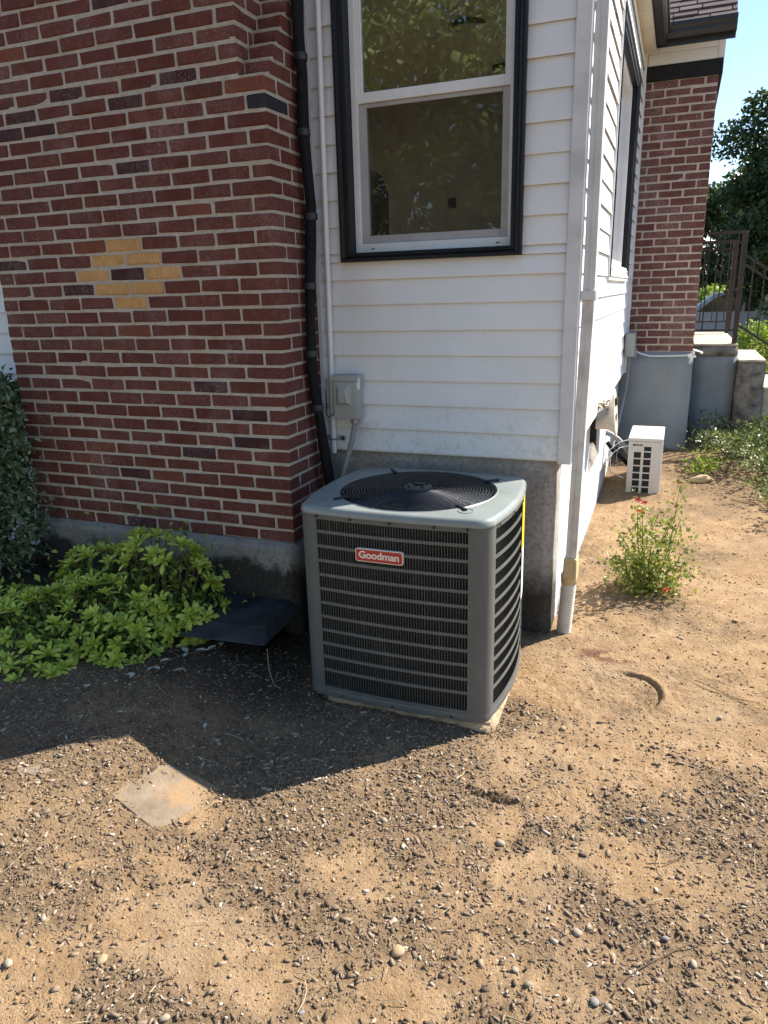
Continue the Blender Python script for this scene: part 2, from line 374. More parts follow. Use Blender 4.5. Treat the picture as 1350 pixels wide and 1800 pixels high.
# nature
def leaf_mat(name, lo, mid, hi, trans=.25, rough=.45, island=True, spec=.4):
    m = NM(name)
    if island: g = m.node('ShaderNodeNewGeometry'); rnd = g.outputs['Random Per Island']
    else: g = m.node('ShaderNodeObjectInfo'); rnd = g.outputs['Random']
    v = m.coord('Object'); n = m.noise(v, 30, 3)
    c = m.ramp(m.math('ADD', m.math('MULTIPLY', rnd, .85), m.math('MULTIPLY', n, .2)), [(0., lo), (.5, mid), (1., hi)])
    m.set(c, rough, 0, spec)
    tl = m.node('ShaderNodeBsdfTranslucent'); m.lk(m.mix(.5, c, (.9,.95,.2), 'MULTIPLY'), tl.inputs[0])
    mx = m.node('ShaderNodeMixShader'); mx.inputs[0].default_value = trans; m.lk(m.b.outputs[0], mx.inputs[1]); m.lk(tl.outputs[0], mx.inputs[2])
    m.lk(mx.outputs[0], m.out.inputs[0]); return m.m
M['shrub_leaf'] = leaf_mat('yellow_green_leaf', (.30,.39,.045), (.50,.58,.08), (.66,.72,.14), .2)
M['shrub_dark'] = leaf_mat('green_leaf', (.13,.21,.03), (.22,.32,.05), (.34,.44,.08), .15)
M['bush_leaf'] = leaf_mat('variegated_leaf', (.07,.105,.045), (.15,.20,.095), (.34,.40,.24), .15)
M['rose_leaf'] = leaf_mat('rose_leaf', (.10,.15,.03), (.24,.29,.06), (.50,.50,.13), .35)
M['ground_leaf'] = leaf_mat('ground_cover_leaf', (.05,.08,.03), (.15,.19,.07), (.40,.42,.18), .2, .35)
M['tree_leaf'] = leaf_mat('tree_leaf', (.025,.05,.02), (.05,.09,.032), (.13,.17,.06), .3)
M['tree_leaf2'] = leaf_mat('street_tree_leaf', (.07,.11,.03), (.16,.20,.06), (.32,.36,.12), .4)
M['bright_leaf'] = leaf_mat('bright_bush_leaf', (.12,.20,.03), (.26,.36,.06), (.42,.50,.12), .4)
M['stem'] = plain('brown_stem', (.12,.08,.05), .8, var=.3, bump=.3)
M['rose_stem'] = plain('green_brown_stem', (.15,.15,.05), .7, var=.3, bump=.2)
M['bark'] = plain('bark', (.13,.10,.075), .95, var=.35, scale=8, bump=.8, bdist=.02, bscale=20)
M['petal'] = plain('red_petal', (.42,.03,.05), .6, var=.25, scale=40, bump=.2)
M['petal_orange'] = plain('orange_petal', (.62,.10,.03), .6, var=.25, scale=40, bump=.2)
def ground_mat():
    m = NM('dirt_and_humus'); v = m.coord('Object')
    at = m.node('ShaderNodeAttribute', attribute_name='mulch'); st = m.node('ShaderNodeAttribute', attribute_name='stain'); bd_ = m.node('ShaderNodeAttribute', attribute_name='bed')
    n = m.noise(v, 9, 9, .68); f = m.noise(v, 120, 5, .7)
    dirt = m.ramp(n, [(.25, (.245,.155,.080)), (.5, (.375,.246,.134)), (.75, (.47,.325,.192))])
    dirt = m.mix(m.math('MULTIPLY', m.ramp(f, [(.35, 1.), (.55, 0.)]), .65), dirt, (.22,.135,.068))
    big = m.noise(v, 2.1, 5, .65); dirt = m.mix(m.ramp(big, [(.45, 0.), (.7, .5)]), dirt, (.36,.265,.175))
    hum = m.ramp(m.noise(v, 45, 6, .7), [(.3, (.13,.088,.052)), (.55, (.235,.160,.093)), (.8, (.34,.235,.135))])
    mk = m.ramp(m.math('ADD', at.outputs['Fac'], m.math('MULTIPLY', m.math('SUBTRACT', m.noise(v, 38, 5, .7), .5), .7)), [(.15, 0.), (.9, 1.)])
    c = m.mix(mk, dirt, hum); c = m.mix(m.math('MULTIPLY', st.outputs['Fac'], .9), c, (.15,.070,.045))
    c = m.mix(m.math('MULTIPLY', bd_.outputs['Fac'], .9), c, m.ramp(m.noise(v, 50, 6, .7), [(.3, (.022,.018,.014)), (.7, (.075,.060,.046))]))  # dark soil, with some of the bed's shade put into its colour
    m.set(c, .97, 0, .1)
    m.bump(m.math('ADD', m.math('MULTIPLY', f, .6), m.noise(v, 40, 6, .7)), .9, .012); return m.m
M['ground'] = ground_mat()
def chip_mat():
    m = NM('bark_chip'); g = m.node('ShaderNodeNewGeometry'); v = m.coord('Object')
    c = m.ramp(g.outputs['Random Per Island'], [(0., (.085,.060,.042)), (.25, (.175,.126,.086)), (.6, (.275,.202,.138)), (.9, (.38,.287,.198)), (.975, (.55,.45,.34)), (1., (.66,.60,.50))])
    c = m.mix(m.math('MULTIPLY', m.noise(v, 160, 3, .6), .45), c, (.14,.098,.065)); m.set(c, .92, 0, .2); m.bump(m.noise(v, 260, 3), .5, .002); return m.m
M['chip'] = chip_mat()
def clod_mat():
    m = NM('dirt_clod'); g = m.node('ShaderNodeNewGeometry')
    c = m.ramp(g.outputs['Random Per Island'], [(0., (.24,.14,.065)), (.5, (.42,.26,.125)), (.85, (.52,.34,.17)), (1., (.56,.47,.35))]); m.set(c, .97, 0, .1); return m.m
M['clod'] = clod_mat()
M['straw'] = plain('dry_straw', (.42,.33,.20), .8, var=.3, scale=3, bump=0)
M['dry_leaf'] = plain('dry_leaf', (.38,.27,.17), .8, var=.3, scale=20, bump=.3)
M['pale_leaf'] = plain('pale_dry_leaf', (.52,.51,.40), .8, var=.25, scale=20, bump=.3)
M['stone_tan'] = plain('tan_stone', (.40,.285,.165), .85, var=.2, scale=18, bump=.3, dirt=((.28,.2,.12), .4))
M['stone_pale'] = plain('pale_stone', (.34,.285,.215), .85, var=.15, scale=18, bump=.3)
M['stone_grey'] = plain('grey_stone', (.26,.24,.22), .85, var=.2, scale=18, bump=.3)
M['asphalt'] = plain('asphalt', (.16,.16,.165), .9, var=.15, bump=.3)
M['car_paint'] = plain('silver_white_paint', (.36,.39,.42), .25, var=.02, bump=0, spec=.6)
M['car_glass'] = plain('dark_car_glass', (.02,.025,.03), .08, var=0, bump=0, spec=.7)
M['tyre'] = plain('tyre_rubber', (.02,.02,.02), .85, var=.1, bump=.1)
M['ceiling_lamp'] = plain('pale_lamp_glass', (.70,.64,.50), .4, var=.03, bump=0)

# ------------------------------------------------------------------ ground
DIRT = [(1.45,.1,.36,.45),(1.75,.5,.42,.5),(2.0,1.3,.62,.7),(1.62,-.45,.30,.25),(1.28,-.55,.22,.2),(1.47,-.75,.17,.15),(1.26,-.96,.07,.13),(1.9,-.15,.3,.3),
        (.9,-1.36,.17,.13),(.40,-1.60,.15,.16),(.48,-1.76,.20,.13),(1.21,-1.64,.11,.08),(1.52,-1.56,.15,.12),(.26,-2.09,.22,.11),(.2,-1.32,.19,.12),(.75,-1.75,.10,.08),(1.10,-1.85,.12,.07),(.02,-1.62,.10,.06),(1.62,-1.0,.12,.10),(1.42,-1.15,.09,.09),
        (1.5,2.2,.3,.6),(2.0,2.3,.5,.6),(1.35,.7,.12,.6),(2.4,.5,.4,.6),(.62,-1.45,.08,.05),(1.75,-1.1,.07,.06)]
def ground_z(x, y):
    x = np.asarray(x, float); y = np.asarray(y, float)
    z = -.572 + .03*(fbm(x*1.3+3, y*1.3+9, 3, 5)-.5)
    z = z + .06*sstep(-.35, .35, y)*sstep(1.2, .9, np.abs(x-1.0)*0+1.0)*1.0
    z = z + .035*sstep(.2, 2.0, y) + .055*sstep(2.0, 3.4, y) + .10*sstep(3.2, 4.6, y) + .04*sstep(4.6, 6.5, y)
    z = z + .13*sstep(.35, -.40, x)*sstep(-2.4, -1.45, y)*sstep(.3, -.2, y-.3*0)
    z = z + .15*sstep(-.5, -1.9, x)*sstep(-1.3, -.15, y)
    z = z - .012*sstep(.6, 1.4, x)*sstep(0, -1, y)
    return z
def mulch_amount(x, y):
    d = np.zeros_like(np.asarray(x, float))
    wx = x + .10*(fbm(x*5+1, y*5+2, 3, 21)-.5)*2; wy = y + .10*(fbm(x*5+7, y*5+4, 3, 31)-.5)*2
    for bx, by, rx, ry in DIRT:
        d = np.maximum(d, np.exp(-((wx-bx)/rx)**2-((wy-by)/ry)**2))
    m = 1.0-1.20*d**.75 + .95*(fbm(x*4, y*4, 4, 41)-.5)*2 + .35*(fbm(x*19, y*19, 3, 43)-.5)*2
    m = m + .75*np.exp(-((x-1.62)/.28)**2-((y-1.05)/.28)**2) + .5*np.exp(-((x-2.1)/.3)**2-((y-1.9)/.5)**2) + .35*np.exp(-((x-1.45)/.10)**2-((y+.35)/.12)**2)
    return np.clip(m, 0, 1)
def bed_soil_shade(x, y):
    """dark planting soil in the bed along the chimney, also darkened to deepen the shade"""
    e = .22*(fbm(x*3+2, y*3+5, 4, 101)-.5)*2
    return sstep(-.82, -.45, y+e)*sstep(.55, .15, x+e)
def fine_z(x, y):
    mu = mulch_amount(x, y)
    dz = .014*(fbm(x*14, y*14, 4, 51)-.5) + .016*(fbm(x*45, y*45, 3, 61)-.5)*(.45+.55*mu)
    # shallow ring-shaped groove and the small bank beside it
    rr = np.hypot(x-1.64, y-.02); an = np.arctan2(y-.02, x-1.64)
    g = np.exp(-((rr-.135-.008*(fbm(an*6, an*0+3, 2, 77)-.5))/.0085)**2)*sstep(-1.2, -.4, an)*sstep(2.3, 1.5, an)
    g2 = np.exp(-((rr-.155)/.016)**2)*sstep(-1.2, -.4, an)*sstep(2.3, 1.5, an)
    # little undercut hollow left of centre foreground
    h = np.exp(-((x-1.23)/.07)**2-((y+.84)/.018)**2)
    return dz - .013*g*(.3+1.4*fbm(x*30, y*30, 2, 78)) + .010*g2 - .028*h*(.3+1.4*fbm(x*25, y*25, 2, 79))
def ground_h(x, y): return ground_z(x, y) + fine_z(x, y)
GXY = []
gx = np.unique(np.round(np.concatenate([np.linspace(-120, -6, 24), np.linspace(-6, -2.2, 20), np.arange(-2.2, 3.0, .022), np.arange(1.10, 1.86, .007), np.linspace(3, 8, 26), np.linspace(8, 120, 24)]), 3))
gy = np.unique(np.round(np.concatenate([np.linspace(-120, -6, 24), np.linspace(-6, -2.5, 18), np.arange(-2.5, 2.6, .022), np.arange(-.92, -.78, .007), np.arange(-.18, .22, .007), np.linspace(2.6, 8, 60), np.linspace(8, 200, 30)]), 3))
XX, YY = np.meshgrid(gx, gy); ZZ = ground_z(XX, YY)
nearm = (XX > -2.3) & (XX < 3.1) & (YY > -2.6) & (YY < 3.6)
ZZ = ZZ + np.where(nearm, fine_z(XX, YY), 0)
nx, ny = len(gx), len(gy); idx = np.arange(nx*ny).reshape(ny, nx)
GF = np.stack([idx[:-1,:-1], idx[:-1,1:], idx[1:,1:], idx[1:,:-1]], -1).reshape(-1, 4)
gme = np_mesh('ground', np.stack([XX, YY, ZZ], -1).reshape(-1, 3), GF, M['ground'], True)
a = gme.attributes.new('mulch', 'FLOAT', 'POINT'); a.data.foreach_set('value', mulch_amount(XX, YY).ravel().astype(np.float32))
stn = np.exp(-((XX-1.53)/.10)**2-((YY-.30)/.045)**2)*sstep(.36, .48, fbm(XX*13, YY*13, 3, 71))*3
a = gme.attributes.new('stain', 'FLOAT', 'POINT'); a.data.foreach_set('value', np.clip(stn, 0, 1).ravel().astype(np.float32))
a = gme.attributes.new('bed', 'FLOAT', 'POINT'); a.data.foreach_set('value', bed_soil_shade(XX, YY).ravel().astype(np.float32))
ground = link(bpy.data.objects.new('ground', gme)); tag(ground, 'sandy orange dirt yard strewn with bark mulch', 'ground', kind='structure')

def rots(yaw, tilt, roll):
    cy, sy = np.cos(yaw), np.sin(yaw); ct, st = np.cos(tilt), np.sin(tilt); cr, sr = np.cos(roll), np.sin(roll); z = np.zeros_like(cy); o = np.ones_like(cy)
    A = np.stack([np.stack([cy,-sy,z],-1), np.stack([sy,cy,z],-1), np.stack([z,z,o],-1)], -2)
    B = np.stack([np.stack([ct,z,st],-1), np.stack([z,o,z],-1), np.stack([-st,z,ct],-1)], -2)
    Cm = np.stack([np.stack([o,z,z],-1), np.stack([z,cr,-sr],-1), np.stack([z,sr,cr],-1)], -2)
    return A @ B @ Cm
CUBE_F = np.array([(0,3,2,1),(4,5,6,7),(0,1,5,4),(1,2,6,5),(2,3,7,6),(3,0,4,7)])
CUBE_V = np.array([(-1,-1,-1),(1,-1,-1),(1,1,-1),(-1,1,-1),(-1,-1,1),(1,-1,1),(1,1,1),(-1,1,1)], float)*.5
def lumps(name, x, y, L, Wd, T, mat, lift=.35, tilt=.35, taper=.35):
    n = len(x); V = np.repeat(CUBE_V[None], n, 0)
    V = V*(1+rng.uniform(-taper, taper*.4, V.shape)); V[..., 1:] *= np.where(np.abs(V[..., :1]) > .2, rng.uniform(.7, 1.05, (n, 8, 1)), 1)
    V = V*np.stack([L, Wd, T], -1)[:, None, :]
    Rm = rots(rng.uniform(0, 6.283, n), rng.normal(0, tilt, n), rng.normal(0, tilt*1.5, n))
    V = np.einsum('nij,nkj->nki', Rm, V)
    V[..., 0] += x[:, None]; V[..., 1] += y[:, None]; V[..., 2] += (ground_h(x, y)+T*lift)[:, None]
    F = (CUBE_F[None]+(np.arange(n)*8)[:, None, None]).reshape(-1, 4)
    return link(bpy.data.objects.new(name, np_mesh(name, V.reshape(-1, 3), F, mat)))
def inside_house(x, y):
    return ((x > -1.69) & (x < 0) & (y > -.04)) | ((y > .42) & (x < 1.24)) | ((x > .37) & (x < 1.12) & (y > -.42)) | ((x > 1.2) & (x < 2.6) & (y > 4.45))
def scatter(n, box, prob):
    x = rng.uniform(box[0], box[1], n); y = rng.uniform(box[2], box[3], n)
    k = (rng.uniform(0, 1, n) < prob(x, y)) & ~inside_house(x, y); return x[k], y[k]
# bark chips: dense close to the camera, thinning out farther away
x1, y1 = scatter(125000, (-1.3, 2.7, -2.35, -.2), lambda x, y: np.clip(mulch_amount(x, y), .09, 1)*(1-.8*bed_soil_shade(x, y)))
x2, y2 = scatter(9000, (-2.0, 3.0, -.2, 1.6), lambda x, y: np.clip(mulch_amount(x, y)*1.0, .16, 1)*(1-.85*bed_soil_shade(x, y))); x3, y3 = scatter(7000, (1.2, 4.5, 1.4, 4.6), lambda x, y: np.clip(mulch_amount(x, y)*.8+.15, .2, 1))
cx_, cy2 = np.concatenate([x1, x2, x3]), np.concatenate([y1, y2, y3]); n = len(cx_)
Lc = np.clip(rng.lognormal(math.log(.0078), .52, n), .0025, .030); Wc = Lc*rng.uniform(.24, .58, n); Tc = np.minimum(Wc*rng.uniform(.4, .85, n), .007)
x4, y4 = scatter(70000, (-.9, 2.7, -2.35, 1.6), lambda x, y: (.22+.6*mulch_amount(x, y))*(1-.85*bed_soil_shade(x, y))); n4 = len(x4)
L4 = np.clip(rng.lognormal(math.log(.0042), .45, n4), .0016, .010); cx_, cy2 = np.concatenate([cx_, x4]), np.concatenate([cy2, y4]); Lc = np.concatenate([Lc, L4]); Wc = np.concatenate([Wc, L4*rng.uniform(.35, .7, n4)]); Tc = np.concatenate([Tc, L4*.4])
tag(lumps('bark_mulch', cx_, cy2, Lc, Wc, Tc, M['chip'], lift=.30, tilt=.28), 'brown bark chips spread over the dirt', 'mulch', kind='stuff')
xc, yc = scatter(15000, (-.6, 2.8, -2.35, 2.6), lambda x, y: .25+.75*(1-mulch_amount(x, y)))
n = len(xc); Lc = np.clip(rng.lognormal(math.log(.0034), .6, n), .002, .014)
tag(lumps('dirt_clods', xc, yc, Lc, Lc*rng.uniform(.6, 1, n), Lc*rng.uniform(.5, .8, n), M['clod'], lift=.3, tilt=.6), 'loose crumbs of orange dirt on the bare soil', 'dirt', kind='stuff')
# dry straw and needles
mb = MB()
for i in range(230):
    while True:
        x = random.uniform(-.5, 2.6); y = random.uniform(-2.3, 1.6)
        if not bool(inside_house(np.array(x), np.array(y))): break
    l = random.uniform(.02, .10); an = random.uniform(0, 6.28); k = random.uniform(-.6, .6); pts = []
    for j in range(4):
        t = j/3; px, py = x+l*t*math.cos(an+k*t), y+l*t*math.sin(an+k*t)
        pts.append((px, py, float(ground_h(px, py))+.006+.008*math.sin(t*3.1)))
    mb.tube(pts, random.uniform(.0006, .0014), 3)
tag(mb.build('dry_straw', M['straw']), 'thin dry straw and needles scattered over the soil', 'straw', kind='stuff')

# ------------------------------------------------------------------ house
house = thing('house', 'white sided house with red brick chimney and brick porch wall', 'house', (0, .4, -.5))
CB = .0681; JT = .0138; BL = .1989; BP = BL+JT; BH = CB-JT; BD = .10
def brick_mesh(lx, ly, lz, seed):
    rd = random.Random(seed); bm = bmesh.new(); bmesh.ops.create_cube(bm, size=1)
    for v in bm.verts: v.co = Vector((v.co.x*lx, v.co.y*ly, v.co.z*lz))
    bmesh.ops.bevel(bm, geom=bm.edges[:], offset=.0045, segments=1, affect='EDGES')
    for v in bm.verts: v.co += Vector([rd.uniform(-.0025, .0025) for _ in range(3)])
    me = bpy.data.meshes.new('brick'); bm.to_mesh(me); bm.free(); me.materials.append(M['brick']); return me
BM = {}
def bmesh_get(lx, ly):
    key = (round(lx, 3), round(ly, 3))
    if key not in BM: BM[key] = [brick_mesh(lx, ly, BH, 100*len(BM)+i) for i in range(7 if lx > .15 else 4)]
    return random.choice(BM[key])
def to_px(p):
    d = Vector(p)-CAM_POS; k = d.dot(FW)
    return (768/2+726.2*d.dot(RT)/k, 512-726.2*d.dot(UP)/k, k) if k > .1 else (-9999, -9999, 1)
chim = MB()
chim.box(-1.6865, .0045, 0, -.1285, .62, 5.2)
chim.box(-.13, .0047, 0.0005, -.0045, .415, 31*CB-.003)
NST = 13
for s in range(NST):
    y = .045*(s+1); z0 = (31+s)*CB
    if y < .38:
        chim.box(-.1298, y+.005, z0-.002, -.0047, .413, z0+CB-.004)
        # crumbly mortar wash on each step
        chim.add([(-.12,y-.043,z0-.010),(-.003,y-.043,z0-.010),(-.003,y+.010,z0+.012),(-.12,y+.010,z0+.012),(-.12,y+.01,z0-.012),(-.003,y+.01,z0-.012)], [(0,1,2,3),(0,3,4),(1,5,2),(0,4,5,1),(3,2,5,4)])
chimney = chim.build('chimney', M['mortar'], house)
bricks = []            # (x0,x1,y0,y1,k)
def front_course(xr, xl, k, half):
    x = xr; first = True
    while x > xl+.03:
        l = (BL-JT)/2 if (half and first) else BL
        if first: d = BL if half else BD
        else: d = .09
        x0 = max(x-l, xl); bricks.append((x0, x, 0., d, k)); x = x0-JT; first = False
for k in range(0, 31): front_course(0., -1.69, k, k % 2 == 1)
for k in range(31, 46): front_course(-.125, -1.69, k, k % 2 == 0)
def side_course(x, y, yend, k):
    while y < yend-.02:
        y1_ = min(y+BL, yend); bricks.append((x-.09, x, y, y1_, k)); y = y1_+JT
for k in range(0, 31): side_course(0., (BL if k % 2 == 1 else BD)+JT, .392, k)
for k in range(31, 31+NST):
    y = .045*(k-30)
    if y < .33:
        bricks.append((-.119, 0., y, min(y+(BL if k % 2 else BD), .392), k)); side_course(0., y+(BL if k % 2 else BD)+JT, .392, k)
    side_course(-.125, (BL if k % 2 == 0 else BD)+JT, .40, k)
TAN = {21: [-.851], 20: [-.951, -.738], 19: [-1.064, -.627], 18: [-.951, -.738], 17: [-.851]}
DARK = [(-1.408, 2.09), (-1.087, 2.159), (-.795, 2.089), (-.41, 2.159), (-.847, 1.345), (-1.6, 1.2), (-.2, .5), (-.62, .42), (-1.05, .30)]
def brick_style(b):
    xc_, z = (b[0]+b[1])/2, b[4]*CB+BH/2
    if b[2] == 0 and b[4] in TAN and any(abs(xc_-t) < .05 for t in TAN[b[4]]): return 'brick_tan'
    if b[4] == 29 and b[1] == 0. and b[2] == 0: return 'brick_black'
    if b[2] == 0 and any(abs(xc_-t[0]) < .1 and abs(z-t[1]) < .034 for t in DARK): return 'brick_dark'
    r = random.random()
    return 'brick_dark' if r < .02 else ('brick_orange' if r < .045 else 'brick')
def brick_size(b):
    x, y, k = to_px(((b[0]+b[1])/2, b[2], b[4]*CB+.03))
    return -1 if not (-10 < x < 778 and -10 < y < 1034) else ((b[1]-b[0]) if b[2] == 0 or b[0] < -.1 else .1)/k
order = sorted(bricks, key=brick_size, reverse=True)
def put_bricks(lst, parent, default=None):
    for b in lst:
        st = default or brick_style(b); lx, ly = b[1]-b[0], b[3]-b[2]
        me = bmesh_get(lx, ly); jit = random.uniform(-.0022, .0028)
        o = inst('brick', me, parent, TRS(((b[0]+b[1])/2, (b[2]+b[3])/2+jit, b[4]*CB+BH/2+random.uniform(-.001,.001)+(b[5] if len(b) > 5 else 0)), random.uniform(-.007, .007), ry=random.uniform(-.009, .009)), M[st])
        if st == 'brick_tan': o['label'] = 'tan brick of the diamond in the chimney face'
        if st == 'brick_black': o['label'] = 'black painted end brick at the chimney corner'
def join_bricks(lst, parent, mat, name='bricks_beyond'):
    mb = MB()
    for b in lst:
        z = b[4]*CB+(b[5] if len(b) > 5 else 0); mb.box(b[0], b[2], z, b[1], b[3], z+BH)
    tag(mb.build(name, mat, parent, bevel=.003), kind='stuff')
put_bricks(order[:300], chimney); join_bricks(order[300:], chimney, M['brick'])
# chimney footing: concrete band under the bricks, black tar below it
def rough_box(name, b, mat, parent, step=.04, amp=.006):
    """box whose faces are subdivided and slightly uneven"""
    bm = bmesh.new(); bmesh.ops.create_cube(bm, size=1)
    sx, sy, sz = b[3]-b[0], b[4]-b[1], b[5]-b[2]
    for v in bm.verts: v.co = Vector((b[0]+(v.co.x+.5)*sx, b[1]+(v.co.y+.5)*sy, b[2]+(v.co.z+.5)*sz))
    bmesh.ops.bevel(bm, geom=bm.edges[:], offset=.012, segments=2, affect='EDGES')
    for it in range(4):
        es = [e for e in bm.edges if e.calc_length() > step*2.5]
        if not es: break
        bmesh.ops.subdivide_edges(bm, edges=es, cuts=2, use_grid_fill=True)
    for v in bm.verts:
        p = v.co; nz = float(fbm(p.x*7+p.y*5, p.z*9+p.y*3, 3, 81))-.5; v.co += v.normal*nz*amp*2
    me = bpy.data.meshes.new(name); bm.to_mesh(me); bm.free(); me.materials.append(mat)
    for p in me.polygons: p.use_smooth = True
    return link(bpy.data.objects.new(name, me), parent)
rough_box('chimney_footing', (-1.71, -.022, -1.0, .012, .42, -.006), M['footing'], house)
# ---- front wall
fw_ = MB()
WX0, WX1, WZ0, WZ1 = .195, .992, 1.385, 2.86
for bx in ((-.02,.415,.40,WX0,.55,3.3), (WX1,.4152,.40,1.262,.55,3.3), (WX0,.4154,.40,WX1,.5498,WZ0), (WX0,.4154,WZ1,WX1,.5498,3.3)): fw_.box(*bx)
front_wall = fw_.build('front_wall', M['white_trim'], house)
LAP = .1228
M['lap_edge'] = plain('lap_shadow_edge', (.30,.265,.22), .8, var=.3, scale=6, bump=.2)  # darker underside colour paints the shadow line below each lap
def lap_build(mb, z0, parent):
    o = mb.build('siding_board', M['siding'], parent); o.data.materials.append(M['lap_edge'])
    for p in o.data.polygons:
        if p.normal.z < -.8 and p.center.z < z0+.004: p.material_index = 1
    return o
def lap(axis, a0, a1, z0, ex, plane, sgn, parent, wob=0):
    o = random.uniform(-.0012, .003); z0 += random.uniform(-.0018, .0018); prof = [(0, z0+.002), (.014+o, z0+random.uniform(-.001,.001)), (.0145+o, z0+.007), (.003, z0+ex+.003), (0, z0+ex+.003)]
    if axis == 'x': fn = lambda p, q, t: (t, plane+sgn*p, q)
    else: fn = lambda p, q, t: (plane+sgn*p, t, q)
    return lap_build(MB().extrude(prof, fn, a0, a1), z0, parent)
FZ = .406
for i in range(22):
    z = FZ+i*LAP
    if z > 3.05: break
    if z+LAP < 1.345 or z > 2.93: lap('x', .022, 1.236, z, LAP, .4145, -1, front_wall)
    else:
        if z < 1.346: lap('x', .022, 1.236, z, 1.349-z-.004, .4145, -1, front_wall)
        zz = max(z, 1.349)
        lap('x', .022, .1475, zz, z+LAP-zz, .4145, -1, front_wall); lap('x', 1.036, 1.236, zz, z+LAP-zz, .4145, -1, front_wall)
MB().box(.002, .385, FZ-.003, .024, .414, 3.2).build('edge_channel', M['white_trim'], front_wall, bevel=.002)
cp = MB(); cp.box(1.234, .386, FZ-.012, 1.2965, .398, 3.12); cp.box(1.284, .398, FZ-.012, 1.2968, .462, 3.12)
cp.build('corner_post', M['post'], front_wall, bevel=.0025)
rough_box('front_foundation', (-.02, .432, -1.0, 1.224, .60, .42), M['foundation'], house)
# left part of the house, beyond the chimney
lw = MB().box(-4.2, .4152, -1.0, -1.6, .56, 3.3).build('left_wall', M['white_trim'], house)
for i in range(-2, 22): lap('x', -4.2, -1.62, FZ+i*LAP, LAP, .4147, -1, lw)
# ---- right wall
SX = 1.262; XW = 1.278
RW = (2.11, 3.74, 1.33, 2.72)
rw = MB()
for bx in ((1.10,.5505,.40,SX,RW[0],3.3), (1.10,RW[1],.40,SX,4.5,3.3), (1.1002,RW[0],.40,SX-.0003,RW[1],RW[2]), (1.1002,RW[0],RW[3],SX-.0003,RW[1],3.3)): rw.box(*bx)
right_wall = rw.build('right_wall', M['white_trim'], house)
for i in range(22):
    z = FZ+i*LAP
    if z > 3.0: break
    z1 = z+LAP
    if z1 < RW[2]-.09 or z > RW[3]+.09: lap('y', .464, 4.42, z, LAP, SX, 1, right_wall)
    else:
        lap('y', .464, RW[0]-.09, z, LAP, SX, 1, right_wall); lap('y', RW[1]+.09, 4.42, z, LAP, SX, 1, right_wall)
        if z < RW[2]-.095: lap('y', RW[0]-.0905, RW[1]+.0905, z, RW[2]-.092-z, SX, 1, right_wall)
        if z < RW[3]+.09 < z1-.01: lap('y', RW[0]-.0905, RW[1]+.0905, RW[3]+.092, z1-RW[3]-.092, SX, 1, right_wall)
MB().box(SX, 4.42, FZ-.01, XW+.012, 4.498, 3.12).build('corner_post', M['white_trim'], right_wall, bevel=.002)
# foundation of the right wall with its crawl-space opening
fo = MB()
OY0, OY1, OZ0, OZ1 = 1.96, 2.73, -.05, .34
for bx in ((1.08,.602,-1,1.2245,OY0,.42),(1.08,OY1,-1,1.2245,4.49,.42),(1.0802,OY0,-1,1.2243,OY1,OZ0),(1.0802,OY0,OZ1,1.2243,OY1,.419)): fo.box(*bx)
sfd = fo.build('side_foundation', M['found_white'], house, bevel=.004)
MB().box(1.04, OY0-.02, OZ0-.02, 1.082, OY1+.02, OZ1+.02).build('crawl_vent', M['dark_void'], sfd)
MB().add([(1.085,OY0,OZ0),(1.222,OY0,OZ0),(1.222,OY1,OZ0),(1.085,OY1,OZ0),(1.085,OY0,OZ0+.03),(1.085,OY1,OZ0+.10),(1.18,OY1,OZ0+.10)], [(0,1,4),(1,2,6),(1,6,5,4),(2,3,5,6),(0,3,2,1),(0,4,5,3)]).build('opening_sill', M['rough_concrete'], sfd)
MB().box(1.09, OY1-.012, .02, 1.20, OY1-.002, OZ1-.01).build('vent_hole', M['dark_void'], sfd)

# ---- windows
def casing_profile(w):      # (across, outwards)
    return [(0,0),(0,.022),(.006,.030),(.014,.030),(.018,.024),(w*.55,.020),(w*.62,.024),(w*.72,.024),(w*.78,.016),(w,.014),(w,0)]
def casing(name, axis, plane, sgn, a0, a1, z0, z1, w, parent, wb=None):
    """mitred frame around (a0..a1, z0..z1) outer size"""
    wb = wb or w
    def pt(a, z, o): return (a, plane+sgn*o, z) if axis == 'x' else (plane+sgn*o, a, z)
    for side in range(4):
        mb = MB(); ww = wb if side == 0 else w; prof = casing_profile(ww); n_ = len(prof); V = []
        for end in (0, 1):
            for c, o in prof:
                fw2 = c/ww
                if side == 0: V.append(pt((a0+w*fw2) if end == 0 else (a1-w*fw2), z0+c, o))
                if side == 1: V.append(pt((a0+w*fw2) if end == 0 else (a1-w*fw2), z1-c, o))
                if side == 2: V.append(pt(a0+c, (z0+wb*fw2) if end == 0 else (z1-w*fw2), o))
                if side == 3: V.append(pt(a1-c, (z0+wb*fw2) if end == 0 else (z1-w*fw2), o))
        F = [(i, (i+1) % n_, n_+(i+1) % n_, n_+i) for i in range(n_)]+[tuple(range(n_-1,-1,-1)), tuple(range(n_, 2*n_))]
        mb.add(V, F).build(name, M['white_trim'] if (axis == 'y' and side == 0) else M['black_paint'], parent)
def rect_frame(name, axis, y0, y1, a0, a1, z0, z1, wa, wz0, wz1, mat, parent, bevel=.002):
    mb = MB()
    def bx(aa, za, ab, zb, sh=0):
        if axis == 'x': mb.box(aa, y0+sh, za, ab, y1, zb)
        else: mb.box(y0+sh, aa, za, y1, ab, zb)
    bx(a0, z0, a0+wa, z1); bx(a1-wa, z0, a1, z1); bx(a0+wa, z0, a1-wa, z0+wz0, .0004); bx(a0+wa, z1-wz1, a1-wa, z1, .0004)
    return mb.build(name, mat, parent, bevel=bevel)
win = MB()      # black painted jamb liner of the recess
